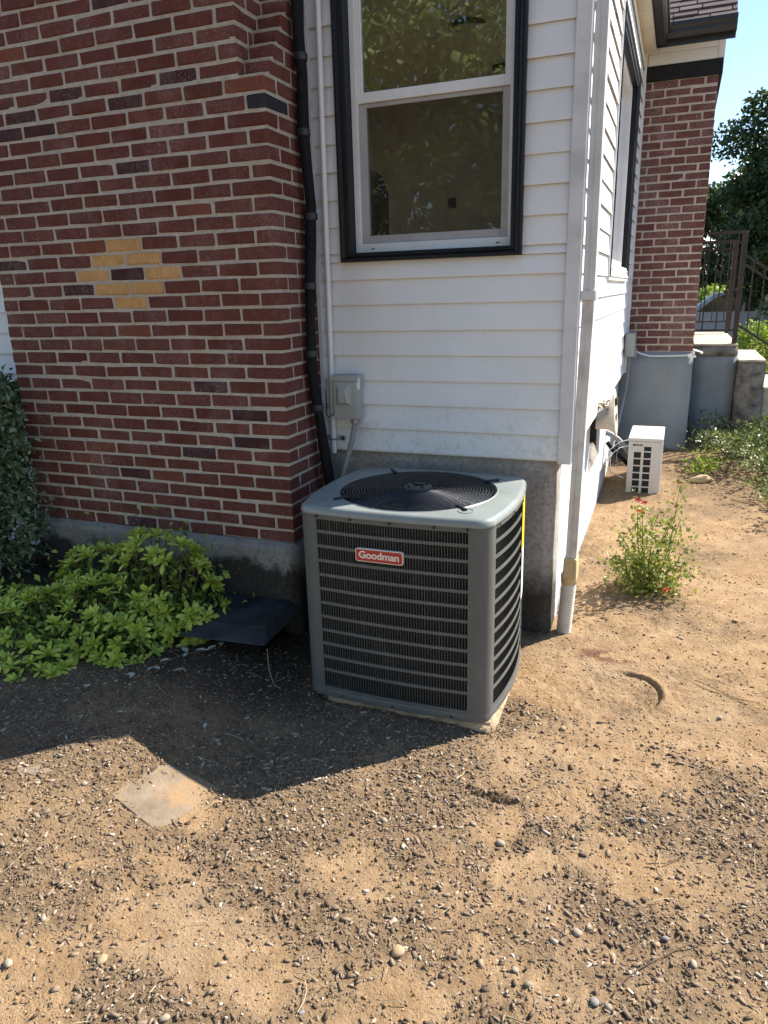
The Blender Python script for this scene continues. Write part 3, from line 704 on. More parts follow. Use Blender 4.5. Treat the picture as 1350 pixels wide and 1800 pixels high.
win.box(.190,.387,1.38,.2005,.52,2.87); win.box(.987,.387,1.38,.997,.52,2.87); win.box(.2005,.3872,1.372,.987,.52,1.3855); win.box(.2005,.3872,2.86,.987,.52,2.87)
window = win.build('window', M['black_paint'], house)
window['label'] = 'sash window with black casing above the air conditioner'
casing('casing', 'x', .400, -1, .1475, 1.037, 1.347, 2.905, .0535, window, .042)
rect_frame('frame', 'x', .452, .53, .2008, .9865, 1.3858, 2.859, .030, .046, .03, M['vinyl'], window)
rect_frame('upper_sash', 'x', .462, .488, .2312, .9562, 2.052, 2.828, .026, .044, .03, M['vinyl'], window)
rect_frame('lower_sash', 'x', .492, .522, .2312, .9562, 1.433, 2.09, .030, .035, .04, M['vinyl'], window)
rect_frame('screen_frame', 'x', .474, .486, .2318, .9556, 1.4335, 2.051, .036, .036, .018, M['screen_frame'], window)
MB().box(.268, .4795, 1.47, .92, .4803, 2.034).build('insect_screen', M['screen'], window)
MB().box(.2568, .474, 2.094, .9308, .4755, 2.80).build('pane', M['glass'], window)
MB().box(.2608, .506, 1.467, .9268, .5075, 2.052).build('pane', M['glass'], window)
for xx in (.285, .905): MB().box(xx, .4505, 1.405, xx+.014, .4525, 1.410).build('weep_slot', M['ink'], window)
win2 = MB()
win2.box(1.11, RW[0]-.002, RW[2]-.01, SX+.010, RW[0]+.02, RW[3]+.01); win2.box(1.11, RW[1]-.02, RW[2]-.01, SX+.010, RW[1]+.002, RW[3]+.01)
win2.box(1.11, RW[0]+.02, RW[2]-.01, SX+.0095, RW[1]-.02, RW[2]+.012); win2.box(1.11, RW[0]+.02, RW[3]-.012, SX+.0095, RW[1]-.02, RW[3]+.01)
window2 = win2.build('window', M['black_paint'], house); window2['label'] = 'large black trimmed window in the sunny side wall'
casing('casing', 'y', SX, 1, RW[0]-.07, RW[1]+.07, RW[2]-.07, RW[3]+.07, .085, window2)
rect_frame('frame', 'y', 1.165, 1.235, RW[0]+.021, RW[1]-.021, RW[2]+.013, RW[3]-.013, .045, .05, .045, M['vinyl'], window2)
MB().box(1.195, RW[0]+.06, RW[2]+.06, 1.197, RW[1]-.06, RW[3]-.055).build('pane', M['glass'], window2)
ch = MB(); ch.box(SX, RW[0]-.0895, RW[2]-.09, XW+.006, RW[0]-.0715, RW[3]+.088); ch.box(SX, RW[0]-.0713, RW[2]-.0905, XW+.008, RW[1]+.07, RW[2]-.0725)
ch.build('edge_channel', M['white_trim'], window2, bevel=.002)
# ---- room behind the windows
room = MB()
RX0, RX1, RY0, RY1, RZ0, RZ1 = -1.9, 1.10, .55, 4.3, .62, 2.95
room.box(RX0-.1, RY0, RZ0, RX0, RY1, RZ1); 
for bx in ((RX0,RY1,RZ0,-2.0+.42,RY1+.1,RZ1), (-1.08,RY1,RZ0,.22,RY1+.1,RZ1), (.22,RY1,RZ0,RX1,RY1+.1,.9), (.22,RY1,2.85,RX1,RY1+.1,RZ1)): room.box(*bx)  # opening in the unseen part of the back wall, added to light the room
# back wall with an arched doorway
N = 10; V = []; xa, xb, zc = -1.58, -1.08, 2.15
arc = [(xa+(xb-xa)*i/N, zc+.24*math.sqrt(max(0, 1-((i/N)*2-1)**2))) for i in range(N+1)]
for i in range(N):
    (p, q), (r2, s2) = arc[i], arc[i+1]; room.add([(p,RY1,q),(r2,RY1,s2),(r2,RY1,RZ1),(p,RY1,RZ1)], [(0,1,2,3)])
room.box(RX0, .56, RZ0, -.06, .60, RZ1)
inner = room.build('room', M['room_wall'], house)
rect_frame('added_opening_frame', 'x', RY1+.03, RY1+.07, .2205, RX1-.0005, .9005, 2.8495, .05, .05, .05, M['vinyl'], inner); MB().box(.27, RY1+.045, .95, RX1-.05, RY1+.048, 2.80).build('added_opening_pane', M['glass'], inner)  # frame and pane for the added, unseen light opening
MB().box(RX0, RY0, RZ0-.05, RX1, RY1+.1, RZ0).build('room_floor', M['room_floor'], inner)
cm = MB()
for q in ((-.68,RY0,RX1,RY1+.1),(RX0-.1,RY0,-1.85,RY1+.1),(-1.85,RY0,-.68,.62),(-1.85,2.55,-.68,RY1+.1)): cm.box(q[0], q[1], RZ1, q[2], q[3], RZ1+.06)  # ceiling gap under the roof gap, added to let daylight in
cm.build('room_ceiling', M['room_ceiling'], inner)
MB().box(-1.9, RY1+.3, RZ0-.1, -.9, RY1+.4, RZ1).build('passage_wall', M['dark_void'], inner)
MB().box(-.46, RY1-.012, 1.975, -.38, RY1-.002, 2.065).build('switch_plate', M['dark_void'], inner, bevel=.003)
for lx_, ly_ in ((.232, 2.467), (.246, 3.58)):
    l1 = MB().lathe([(.105,0),(.115,.010),(.11,.03),(.09,.034)], 28, (lx_, ly_, RZ1-.036)).build('ceiling_light', M['fan'], inner, True)
    MB().lathe([(.02,-.028),(.06,-.020),(.092,0),(.092,.006)], 28, (lx_, ly_, RZ1-.036)).build('lamp_glass', M['ceiling_lamp'], inner, True)
# ---- porch wall of brick and what is above it
PZ = .598; PX1 = 1.873; PY = 4.5
pw = MB().box(1.275, PY+.0045, PZ-.004, PX1-.0045, 7.2, 2.918).build('porch_wall', M['mortar'], house)
pb = []
for k in range(34):
    x = PX1; first = True
    while x > 1.29:
        l = (BL-JT)/2 if (k % 2 == 1 and first) else BL
        x0 = max(x-l, 1.292); 
        if x-x0 > .02: pb.append((x0, x, PY, PY+(BL if (k % 2 == 1 and first) else (BD if first else .09)), k, PZ))
        x = x0-JT; first = False
put_bricks(pb, pw, 'brick_porch')
ps = []
for k in range(34):
    y = PY+(BL if k % 2 == 1 else BD)+JT
    while y < 7.1: ps.append((PX1-.09, PX1, y, y+BL, k, PZ)); y += BP
join_bricks(ps, pw, M['brick_porch'], 'side_bricks')
MB().box(1.276, PY-.03, 2.905, 1.902, 7.2, 3.022).build('frieze_band', M['black_wood'], house, bevel=.004)
fr_ = MB().box(1.27, PY-.002, 3.024, 1.895, 7.2, 3.215).build('frieze_wall', M['cream_soffit'], house)
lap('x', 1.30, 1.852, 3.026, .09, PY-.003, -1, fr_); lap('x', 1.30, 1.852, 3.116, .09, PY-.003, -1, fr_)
MB().box(1.853, PY-.022, 3.026, 1.905, PY+.03, 3.212).build('corner_post', M['white_trim'], fr_, bevel=.003)
MB().box(1.255, .0, 3.10, 1.372, 4.17, 3.125).build('soffit', M['cream_soffit'], house)
MB().box(1.372, 4.17, 3.192, 1.94, PY-.003, 3.214).build('soffit', M['cream_soffit'], house)
MB().box(1.255, 4.17, 3.12, 1.372, PY-.0235, 3.145).build('soffit', M['cream_soffit'], house)
gp = [(0,0),(.075,0),(.098,.035),(.098,.062),(.118,.080),(.118,.108),(.108,.108),(.02,.108),(.02,.10),(0,.10)]
MB().extrude([(p, q) for p, q in gp], lambda p, q, t: (1.374+p*.82, t, 3.105+q), .0, 4.22).build('gutter', M['gutter'], house)
MB().extrude([(p, q) for p, q in gp], lambda p, q, t: (t, 4.225-p*.82, 3.135+q), 1.40, 1.968).build('gutter', M['gutter'], house)
MB().box(1.373, 4.226, 3.095, 1.966, 4.24, 3.245).build('fascia', M['gutter'], house)
MB().box(1.368, .0, 3.09, 1.3735, 4.226, 3.24).build('fascia', M['gutter'], house)
rf = MB()
sl = math.tan(R(27))
def slab(xa, xb, ya, yb):
    za, zb = 3.25+(1.46-xa)*sl, 3.25+(1.46-xb)*sl
    rf.add([(xa,ya,za),(xb,ya,zb),(xb,yb,zb),(xa,yb,za),(xa,ya,za-.05),(xb,ya,zb-.05),(xb,yb,zb-.05),(xa,yb,za-.05)], [(0,1,2,3),(7,6,5,4),(0,4,5,1),(1,5,6,2),(2,6,7,3),(3,7,4,0)])
for q in ((-.66,1.46,0,4.75),(-1.6,-1.58,0,4.75),(-1.58,-.66,0,.6),(-1.58,-.66,2.6,4.75)): slab(*q)      # unseen roof gap, added to brighten the room
rf.add([(-1.6,0,3.25+3.06*sl),(-1.6,4.75,3.25+3.06*sl),(-4.7,4.75,3.25),(-4.7,0,3.25),(-1.6,0,3.2+3.06*sl),(-1.6,4.75,3.2+3.06*sl),(-4.7,4.75,3.2),(-4.7,0,3.2)], [(0,1,2,3),(7,6,5,4),(0,3,7,4),(1,0,4,5),(2,1,5,6),(3,2,6,7)])
rf.box(-4.2,.42,3.26,1.25,.5,3.30)
roof = rf.build('roof', M['shingle'], house)
sl2 = math.tan(R(34)); cs = math.cos(R(34)); sn = math.sin(R(34))
MB().add([(1.30,4.16,3.225),(1.955,4.16,3.225),(1.955,7.3,3.225+3.14*sl2),(1.30,7.3,3.225+3.14*sl2),(1.30,4.16,3.20),(1.955,4.16,3.20),(1.955,7.3,3.2+3.14*sl2),(1.30,7.3,3.2+3.14*sl2)], [(0,1,2,3),(7,6,5,4),(0,4,5,1),(1,5,6,2),(2,6,7,3),(3,7,4,0)]).build('porch_roof_deck', M['shingle'], roof)
for rrow in range(9):
    x = 1.30+(-.11 if rrow % 2 else -.02)+random.uniform(-.05, .05)
    while x < 1.95:
        ln = random.uniform(.17, .30); xa_, xb_ = max(x, 1.30), min(x+ln-.009, 1.962)
        if xb_-xa_ > .03:
            s0 = rrow*.125+random.uniform(-.003, .003); t0_ = .012+random.choice((0, .006)); ex = .135
            def sp(s_, h_): return (4.15+s_*cs-h_*sn, 3.222+s_*sn+h_*cs)
            (ya, za), (yb, zb), (yc_, zc_), (yd, zd) = sp(s0, .002), sp(s0, t0_+.004), sp(s0+ex, .006), sp(s0+ex, .001)
            MB().add([(xa_,ya,za),(xa_,yb,zb),(xa_,yc_,zc_),(xa_,yd,zd),(xb_,ya,za),(xb_,yb,zb),(xb_,yc_,zc_),(xb_,yd,zd)], [(0,1,2,3),(7,6,5,4),(0,4,5,1),(1,5,6,2),(2,6,7,3),(3,7,4,0)]).build('shingle', M['shingle'], roof)
        x += ln
# painted foundations under the porch wall and the porch itself
rough_box('porch_foundation', (1.20, PY-.012, -1.0, 1.884, 7.2, PZ-.006), M['blue_grey'], house, .12, .004)
MB().box(1.16, PY-.10, -1.0, 1.70, PY+.1, -.30).build('footing_ledge', M['rough_concrete'], house, bevel=.02)
porch = thing('porch', 'blue grey painted concrete porch with pale slab behind the brick wall', 'porch', (2.1, 5.6, -.4))
rough_box('porch_base', (1.886, 5.10, -1.0, 2.305, 7.2, .555), M['blue_grey'], porch, .12, .004)
rough_box('porch_lip', (1.886, 5.085, .50, 2.30, 7.19, .602), M['rough_concrete'], porch, .05, .010)
MB().box(1.889, 5.09, .603, 2.298, 7.19, .624).build('porch_slab', M['porch_slab'], porch, bevel=.006)
cheek = thing('stair_wall', 'weathered brown concrete stair cheek wall beside the porch', 'wall', (2.45, 5.4, -.4))
rough_box('wall_block', (2.312, 5.02, -1.0, 2.56, 6.3, .452), M['rough_concrete'], cheek, .06, .008)
MB().box(2.308, 5.015, .452, 2.565, 6.31, .474).build('wall_cap', M['porch_slab'], cheek, bevel=.008)
MB().box(2.565, 5.1, -1.0, 3.4, 6.3, .20).build('stair_tread', M['porch_slab'], cheek, bevel=.01)
# railings
def railing(name, label, x0, x1, y, zb, zt, posts, nb, grp):
    t = thing(name, label, 'railing', (x1, y, .62), grp)
    MB().bar((x0,y,zt),(x1+.03,y,zt),.022,.026).build('top_rail', M['iron'], t)
    MB().bar((x0,y,zt-.09),(x1,y,zt-.09),.016,.016).build('upper_rail', M['iron'], t)
    MB().bar((x0,y,zb),(x1,y,zb),.016,.018).build('lower_rail', M['iron'], t)
    for px in posts: MB().box(px-.023, y-.023, .60, px+.023, y+.023, zt+.004).build('post', M['iron'], t, bevel=.003)
    for i in range(nb):
        xx = x0+(x1-x0)*(i+.6)/nb; MB().bar((xx,y,zb),(xx,y,zt-.01),.012,.012,(1,0,0)).build('baluster', M['iron'], t)
railing('porch_railing', 'brown iron porch railing with corner post at the slab front edge', 1.875, 2.255, 5.14, .755, 1.672, (2.26,), 3, None)
railing('porch_railing', 'farther iron railing across the back of the porch', 1.885, 2.29, 6.95, .76, 1.68, (2.285,), 3, None)
t = thing('stair_railing', 'sloping iron handrail going down from the porch corner post', 'railing', (2.3, 5.16, .62))
for dz, nm, ww in ((0, 'top_rail', .024), (-.085, 'upper_rail', .018), (-.66, 'lower_rail', .018)):
    MB().bar((2.28,5.14,1.46+dz),(3.3,5.14,.80+dz),ww,.022).build(nm, M['iron'], t)
for i in range(7):
    xx = 2.36+i*.105; zt = 1.46-(xx-2.28)*.647; MB().bar((xx,5.14,zt-.66),(xx,5.14,zt-.01),.012,.012,(1,0,0)).build('baluster', M['iron'], t)

# ------------------------------------------------------------------ things fixed to the house
ds = thing('downspout', 'white rectangular downspout running down the house corner into a corrugated pipe', 'downspout', (1.30, .49, -.55))
def spout(z0, z1, xa, xb, mat, nm, o=0):
    prof = [(0,0),(.018,.004),(.028,0),(.054,0),(.054,.075),(0,.075)]
    V = []; n_ = len(prof)
    mb = MB(); V = [(xa+p*.97, .448+q+o, z0) for p, q in prof]+[(xb+p*.97, .448+q+o, z1) for p, q in prof]
    mb.add(V, [(i,(i+1)%n_,n_+(i+1)%n_,n_+i) for i in range(n_)]+[tuple(range(n_-1,-1,-1)), tuple(range(n_,2*n_))]).build(nm, mat, ds, bevel=.003)
spout(1.15, 3.12, 1.305, 1.297, M['spout'], 'upper_pipe'); spout(-.13, 1.165, 1.286, 1.3055, M['spout_low'], 'lower_pipe', .002)
cl = MB(); cl.box(1.298,.436,1.145,1.362,.4475,1.185); cl.box(1.358,.4475,1.147,1.366,.53,1.183); cl.box(1.30,.526,1.147,1.358,.534,1.183)
cl.build('clip', M['spout'], ds, bevel=.002)
ad = MB()
adp = [(1.276,.436,-.205),(1.345,.436,-.205),(1.345,.536,-.205),(1.276,.536,-.205),(1.279,.440,-.100),(1.342,.440,-.100),(1.342,.532,-.100),(1.279,.532,-.100)]
ad.add(adp, [(0,3,2,1),(4,5,6,7),(0,1,5,4),(1,2,6,5),(2,3,7,6),(3,0,4,7)]); 
ad.build('adaptor', M['adaptor'], ds, bevel=.006, seg=2)
MB().lathe([(.037,-.045),(.041,-.04),(.043,0.),(.038,.01)], 28, (1.305,.487,-.203)).build('adaptor_collar', M['adaptor'], ds, True)
prof = [(.034, 0)]
for i in range(30):
    z = i*.0135; prof += [(.0345, z), (.0375, z+.003), (.0375, z+.0085), (.0345, z+.0125)]
cpipe = MB().lathe(prof, 26, (0, 0, 0)); o = cpipe.build('corrugated_pipe', M['corrugated'], ds, True, mw=Matrix.Translation((1.283,.487,-.64)) @ Matrix.Rotation(R(3.2), 4, 'Y'))
eb = thing('disconnect_box', 'pale grey electrical disconnect box on the white siding', 'electrical box', (.17, .36, .58))
box_obj('body', (.108,.322,.583,.235,.402,.798), M['box_grey'], eb, .004, 2)
box_obj('lid', (.100,.312,.775,.243,.404,.806), M['box_grey'], eb, .004, 2)
cv = MB(); cv.add([(.104,.3215,.584),(.231,.3215,.584),(.231,.3215,.774),(.104,.3215,.774),(.104,.314,.584),(.231,.314,.584),(.231,.314,.774),(.104,.314,.774)], [(0,1,2,3),(7,6,5,4),(0,4,5,1),(1,5,6,2),(2,6,7,3),(3,7,4,0)])
cv.build('cover', M['box_grey'], eb, bevel=.003)
MB().add([(.122,.3135,.655),(.205,.3135,.655),(.205,.3135,.765),(.122,.3135,.765),(.136,.298,.67),(.186,.298,.67),(.174,.300,.735),(.140,.300,.735)], [(4,5,6,7),(0,1,5,4),(1,2,6,5),(2,3,7,6),(3,0,4,7)]).build('raised_panel', M['box_grey'], eb)
box_obj('hasp', (.232,.318,.735,.247,.335,.792), M['white_trim'], eb, .002)
cw = thing('conduit_whip', 'flexible grey conduit from the disconnect box down to the air conditioner', 'conduit', (.2, .33, .2))
pth = [(.205,.352,.585),(.205,.350,.56),(.200,.345,.53),(.19,.335,.47),(.172,.325,.40),(.150,.315,.32),(.13,.305,.24),(.12,.30,.12),(.14,.29,.0),(.20,.28,-.08),(.30,.27,-.12)]
MB().tube(pth, .0135, 12).build('hose', M['conduit'], cw, True); MB().lathe([(.016,0),(.021,.004),(.021,.024),(.016,.028)], 16, (.205,.352,.556)).build('connector', M['steel'], cw, True)
pv = thing('pvc_pipe', 'white drain pipe running down the siding beside the brick chimney', 'pipe', (.066, .37, .39))
MB().tube([(.066,.372,.392),(.076,.371,1.2),(.091,.370,2.47),(.096,.370,3.1)], .0138, 18).build('pipe', M['pvc'], pv, True)
st = MB(); st.tube([(.03,.398,.468),(.05,.357,.468),(.07,.352,.468),(.088,.357,.468),(.108,.398,.468)], .0055, 6); st.box(.018,.393,.456,.05,.398,.480); st.box(.092,.393,.456,.125,.398,.480)
st.build('strap', M['steel'], pv); MB().lathe([(.009,0),(.009,.004),(.004,.006)], 10, (0,0,0)).build('strap_screw', M['screw'], pv, mw=TRS((.112,.392,.468), rx=R(90)))
wr = thing('thin_wire', 'thin dark wire hooked around the white pipe and hanging down', 'wire', (.05, .38, .3))
MB().tube([(.030,.385,.72),(.030,.382,.63),(.033,.372,.60),(.05,.352,.588),(.072,.35,.592),(.086,.352,.605)], .0022, 6).build('hook', M['screw'], wr)
MB().tube([(.053,.353,.588),(.053,.352,.45),(.050,.348,.33),(.046,.34,.22),(.044,.335,.05)], .0018, 6).build('strand', M['conduit'], wr)
MB().tube([(.03,.37,.632),(.062,.354,.634)], .002, 6).build('tie', M['screw'], wr)
ln = thing('refrigerant_line', 'black foam insulated line running down the chimney side behind the unit', 'pipe', (.04, .28, .2))
lp = [(.045,.266,3.2),(.044,.262,2.45),(.040,.262,2.31),(.046,.266,2.155),(.042,.263,2.04),(.040,.262,1.90),(.045,.270,1.756),(.052,.276,1.60),(.044,.268,1.45),(.040,.248,1.25),(.038,.236,1.10),(.038,.228,.98),(.038,.222,.843),(.042,.236,.72),(.050,.252,.60),(.058,.268,.46),(.066,.290,.30),(.075,.31,.15),(.12,.31,.02),(.22,.30,-.05),(.32,.28,-.08)]
MB().tube(lp, [.0265+.002*math.sin(i*1.7) for i in range(len(lp))], 14).build('foam_sleeve', M['black_foam'], ln, True)
for (bx_, by_, bz_) in ((.045,.264,2.22),(.041,.262,1.915),(.051,.276,1.555),(.040,.247,1.24),(.038,.226,.92),(.047,.246,.65)):
    MB().lathe([(.0295,0),(.0305,.004),(.0305,.026),(.0295,.03)], 16, (bx_, by_, bz_-.015)).build('tape_band', M['tape'], ln, True)
    box_obj('clip', (.0, by_+.02, bz_-.012, .05, by_+.036, bz_+.012), M['tape'], ln)
MB().tube([(.012,.31,3.2),(.012,.312,2.0),(.014,.315,1.2),(.012,.31,.9),(.018,.32,.6),(.03,.34,.3),(.04,.345,.1)], .0055, 8).build('liquid_line', M['stem'], ln, True)
# dryer-type hood on the side wall
vh = thing('vent_hood', 'cream plastic flared vent hood with slotted oval face on the side wall', 'vent', (1.30, 1.95, .35))
mb = MB(); rings = []
for (x, ry, rz, yc_, zc_) in ((1.265,.05,.045,1.93,.335),(1.30,.06,.055,1.94,.345),(1.335,.085,.085,1.96,.37),(1.362,.12,.13,1.98,.395),(1.375,.135,.155,1.985,.40),(1.382,.135,.155,1.985,.40)):
    rings.append([(x-.10*(zc_+rz*math.sin(a_)-.40)*(x-1.265)/.117, yc_+ry*math.cos(a_), zc_+rz*math.sin(a_)) for a_ in [2*math.pi*i/28 for i in range(28)]])
V = sum(rings, []); F = []
for i in range(len(rings)-1):
    for k in range(28): F.append((i*28+k, i*28+(k+1)%28, (i+1)*28+(k+1)%28, (i+1)*28+k))
F.append(tuple(range(5*28, 6*28))); mb.add(V, F).build('flare', M['hood'], vh, True)
for zz, hh in ((.335,.05),(.45,.045)): MB().box(1.374, 1.93, zz, 1.388, 2.03, zz+hh).build('slot', M['dark_void'], vh)
MB().bar((1.27,1.80,.395),(1.325,1.86,.425),.02,.045).build('bracket', M['conduit'], vh)
mb = MB()
for i in range(14): c_ = Vector((1.285+random.uniform(0,.045), 1.90+random.uniform(-.04,.05), .43+random.uniform(0,.05))); mb.bar(c_, c_+Vector((random.uniform(-.02,.02), random.uniform(-.02,.02), random.uniform(-.01,.02))), .012, .01)
mb.build('nest_debris', M['tan_debris'], vh)
jb = thing('junction_box', 'pale grey utility box in the corner beside the porch bricks', 'electrical box', (1.33, 4.3, .58))
box_obj('body', (1.281,4.14,.575,1.365,4.43,.785), M['box_grey'], jb, .006, 2); box_obj('side_hook', (1.366,4.30,.555,1.377,4.36,.64), M['box_grey'], jb, .003)
cb_ = thing('grey_cable', 'grey cable dropping from the utility box along the blue grey foundation', 'cable', (1.3, 4.2, .0))
MB().tube([(1.32,4.3,.58),(1.318,4.3,.42),(1.31,4.25,.25),(1.29,4.1,.08),(1.27,3.9,-.1),(1.25,3.7,-.28)], .010, 8).build('cable', M['conduit'], cb_, True)
wc = thing('white_cable', 'white cable sagging under the porch bricks with a plastic bracket', 'cable', (1.6, 4.46, .57))
MB().tube([(1.37,4.44,.60),(1.42,4.455,.575),(1.50,4.46,.555),(1.65,4.465,.555),(1.80,4.465,.560),(1.86,4.462,.565)], .008, 8).build('cable', M['pvc'], wc, True)
br_ = MB(); br_.box(1.835,4.43,.545,1.905,4.47,.558); br_.box(1.88,4.43,.558,1.892,4.47,.615); br_.add([(1.875,4.43,.612),(1.96,4.43,.585),(1.95,4.43,.575),(1.92,4.43,.602),(1.875,4.47,.624),(1.96,4.47,.595),(1.95,4.47,.585),(1.92,4.47,.612)], [(0,1,2,3),(7,6,5,4),(0,4,5,1),(1,5,6,2),(2,6,7,3),(3,7,4,0)])
br_.build('bracket', M['pvc'], wc)

# ------------------------------------------------------------------ air conditioner
ACX, ACY, A_, B_, RC, BOW = .700, -.103, .418, .367, .068, (.016, .030, .016, .030)
TL = (.935, .985, .935, .985)
AZ0, AZ1, GZ0, GZ1 = -.534, .356, -.488, .313
ac = thing('air_conditioner', 'grey central air conditioner with louvred sides and red name badge beside the house', 'air conditioner', (ACX, ACY, AZ0))
def side_pt(side, t, off):
    """t in -1..1 along the flat part; side 0 front 1 right 2 back 3 left"""
    ha, hb = (A_-RC, B_) if side in (0, 2) else (B_-RC, A_)
    u, o_ = t*ha, hb+BOW[side]*(1-t*t)+off
    return {0: (ACX+u, ACY-o_), 1: (ACX+o_, ACY+u), 2: (ACX-u, ACY+o_), 3: (ACX-o_, ACY-u)}[side]
def corner_pts(c, off, n=7):
    sx, sy = ((1,-1),(1,1),(-1,1),(-1,-1))[c]; a0 = (-90, 0, 90, 180)[c]
    return [(ACX+sx*(A_-RC)+(RC+off)*math.cos(R(a0+90*i/n)), ACY+sy*(B_-RC)+(RC+off)*math.sin(R(a0+90*i/n))) for i in range(n+1)]
def outline(off, ns=10):
    P = []
    for s in range(4):
        P += [side_pt(s, -1+2*(i+.5)/ns, off) for i in range(ns)]; P += corner_pts(s, off)
    return P
def stack(levels, cap_top=True, cap_bot=True):
    mb = MB(); V = []; F = []; n_ = None
    for off, z in levels:
        P = outline(off); n_ = len(P); V += [(x, y, z) for x, y in P]
    for i in range(len(levels)-1):
        for k in range(n_): F.append((i*n_+k, i*n_+(k+1)%n_, (i+1)*n_+(k+1)%n_, (i+1)*n_+k))
    if cap_bot: F.append(tuple(range(n_-1,-1,-1)))
    if cap_top: F.append(tuple((len(levels)-1)*n_+k for k in range(n_)))
    return mb.add(V, F)
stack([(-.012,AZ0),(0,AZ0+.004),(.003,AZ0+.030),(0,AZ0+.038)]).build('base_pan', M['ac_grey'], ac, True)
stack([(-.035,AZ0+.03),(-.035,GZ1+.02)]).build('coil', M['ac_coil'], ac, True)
for c in range(4):
    t1_, t2_ = TL[c], TL[(c+1) % 4]; outer = [side_pt(c, t, .001) for t in (t1_, .995)]+corner_pts(c, .001, 10)+[side_pt((c+1) % 4, t, .001) for t in (-.995, -t2_)]
    inn = [side_pt(c, t, -.02) for t in (t1_, .995)]+corner_pts(c, -.02, 10)+[side_pt((c+1) % 4, t, -.02) for t in (-.995, -t2_)]
    n_ = len(outer); mb = MB(); V = [(x,y,z) for z in (AZ0+.037, GZ1+.012) for x, y in outer]+[(x,y,z) for z in (AZ0+.037, GZ1+.012) for x, y in inn]
    F = []
    for k in range(n_-1): F += [(k,k+1,n_+k+1,n_+k), (2*n_+k+1,2*n_+k,3*n_+k,3*n_+k+1), (k+1,k,2*n_+k,2*n_+k+1), (n_+k,n_+k+1,3*n_+k+1,3*n_+k)]
    F += [(0,n_,3*n_,2*n_),(n_-1,3*n_-1,4*n_-1,2*n_-1)]
    mb.add(V, F).build('corner_post', M['ac_grey'], ac, True)
NROW = 12; RAILH = .0135
pitch = (GZ1-GZ0)/(NROW+.38); zr = [GZ1-i*pitch for i in range(NROW)]+[GZ0]
NSLOT = 55
for s in range(4):
    railmb = MB()
    for i, z in enumerate(zr):
        mb = MB(); ns = 14; V = []; F = []
        h = RAILH if 0 < i < NROW else .014
        if i == 0: h = .022
        for j in range(ns+1):
            t = -TL[s]+2*TL[s]*j/ns; (xo, yo), (xi, yi) = side_pt(s, t, -.001), side_pt(s, t, -.016)
            V += [(xo,yo,z-h/2),(xo,yo,z+h/2),(xi,yi,z+h/2),(xi,yi,z-h/2)]
        for j in range(ns):
            a_ = 4*j; F += [(a_,a_+4,a_+5,a_+1),(a_+1,a_+5,a_+6,a_+2),(a_+2,a_+6,a_+7,a_+3),(a_+3,a_+7,a_+4,a_)]
        F += [(0,1,2,3),(4*ns+3,4*ns+2,4*ns+1,4*ns)]
        if s in (0, 1): mb.add(V, F).build('grille_rail', M['ac_grey'], ac)
        else: railmb.add(V, F)
    if s in (2, 3): tag(railmb.build('far_grille_rails', M['ac_grey'], ac), kind='stuff')
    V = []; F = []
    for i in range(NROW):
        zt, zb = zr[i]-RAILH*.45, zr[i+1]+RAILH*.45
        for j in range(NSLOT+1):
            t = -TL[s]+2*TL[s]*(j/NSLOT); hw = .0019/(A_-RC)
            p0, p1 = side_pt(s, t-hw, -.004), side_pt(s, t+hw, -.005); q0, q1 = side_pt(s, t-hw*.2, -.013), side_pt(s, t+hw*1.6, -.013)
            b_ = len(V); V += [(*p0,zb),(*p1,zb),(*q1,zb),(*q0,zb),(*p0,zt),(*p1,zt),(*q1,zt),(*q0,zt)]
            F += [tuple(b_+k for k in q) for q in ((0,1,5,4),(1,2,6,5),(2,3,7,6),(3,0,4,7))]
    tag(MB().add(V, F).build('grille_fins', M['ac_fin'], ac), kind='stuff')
# top cap with fan opening
FX, FY, FR = .696, -.100, .350
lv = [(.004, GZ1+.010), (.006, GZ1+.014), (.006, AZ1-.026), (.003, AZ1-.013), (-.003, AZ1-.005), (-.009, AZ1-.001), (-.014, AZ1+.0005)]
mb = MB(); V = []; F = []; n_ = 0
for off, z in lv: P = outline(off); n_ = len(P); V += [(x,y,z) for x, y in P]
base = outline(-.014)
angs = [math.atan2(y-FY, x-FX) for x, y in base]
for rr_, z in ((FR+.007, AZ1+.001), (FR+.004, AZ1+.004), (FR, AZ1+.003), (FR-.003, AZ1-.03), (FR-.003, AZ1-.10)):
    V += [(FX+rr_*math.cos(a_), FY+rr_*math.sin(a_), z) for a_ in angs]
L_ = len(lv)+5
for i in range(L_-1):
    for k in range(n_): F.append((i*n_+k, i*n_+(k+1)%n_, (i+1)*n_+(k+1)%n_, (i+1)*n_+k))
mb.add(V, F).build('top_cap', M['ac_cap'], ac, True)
MB().lathe([(FR-.004,-.30),(FR-.004,-.1)], 48, (FX,FY,AZ1)).build('fan_shroud', M['black_inside'], ac, True)
def dome(r_): return AZ1-.004+.016*(1-(r_/FR)**2)
mb = MB(); NR = 22
for i in range(NR):
    r_ = .062+(FR-.068)*i/(NR-1); pts = [(FX+r_*math.cos(2*math.pi*k/64), FY+r_*math.sin(2*math.pi*k/64), dome(r_)) for k in range(65)]
    mb.tube(pts, .0024, 5, cap=False)
guard = mb.build('fan_guard', M['black_wire'], ac, True)
for k in range(12):
    a_ = 2*math.pi*(k+.35)/12; MB().tube([(FX+r_*math.cos(a_), FY+r_*math.sin(a_), dome(r_)-.004) for r_ in (.05, .15, .24, FR+.004)], .0030, 6).build('spoke', M['black_wire'], guard, True)
MB().lathe([(.064,-.004),(.064,.002),(.056,.006),(.02,.007)], 28, (FX,FY,dome(.05))).build('hub_plate', M['hub'], guard, True)
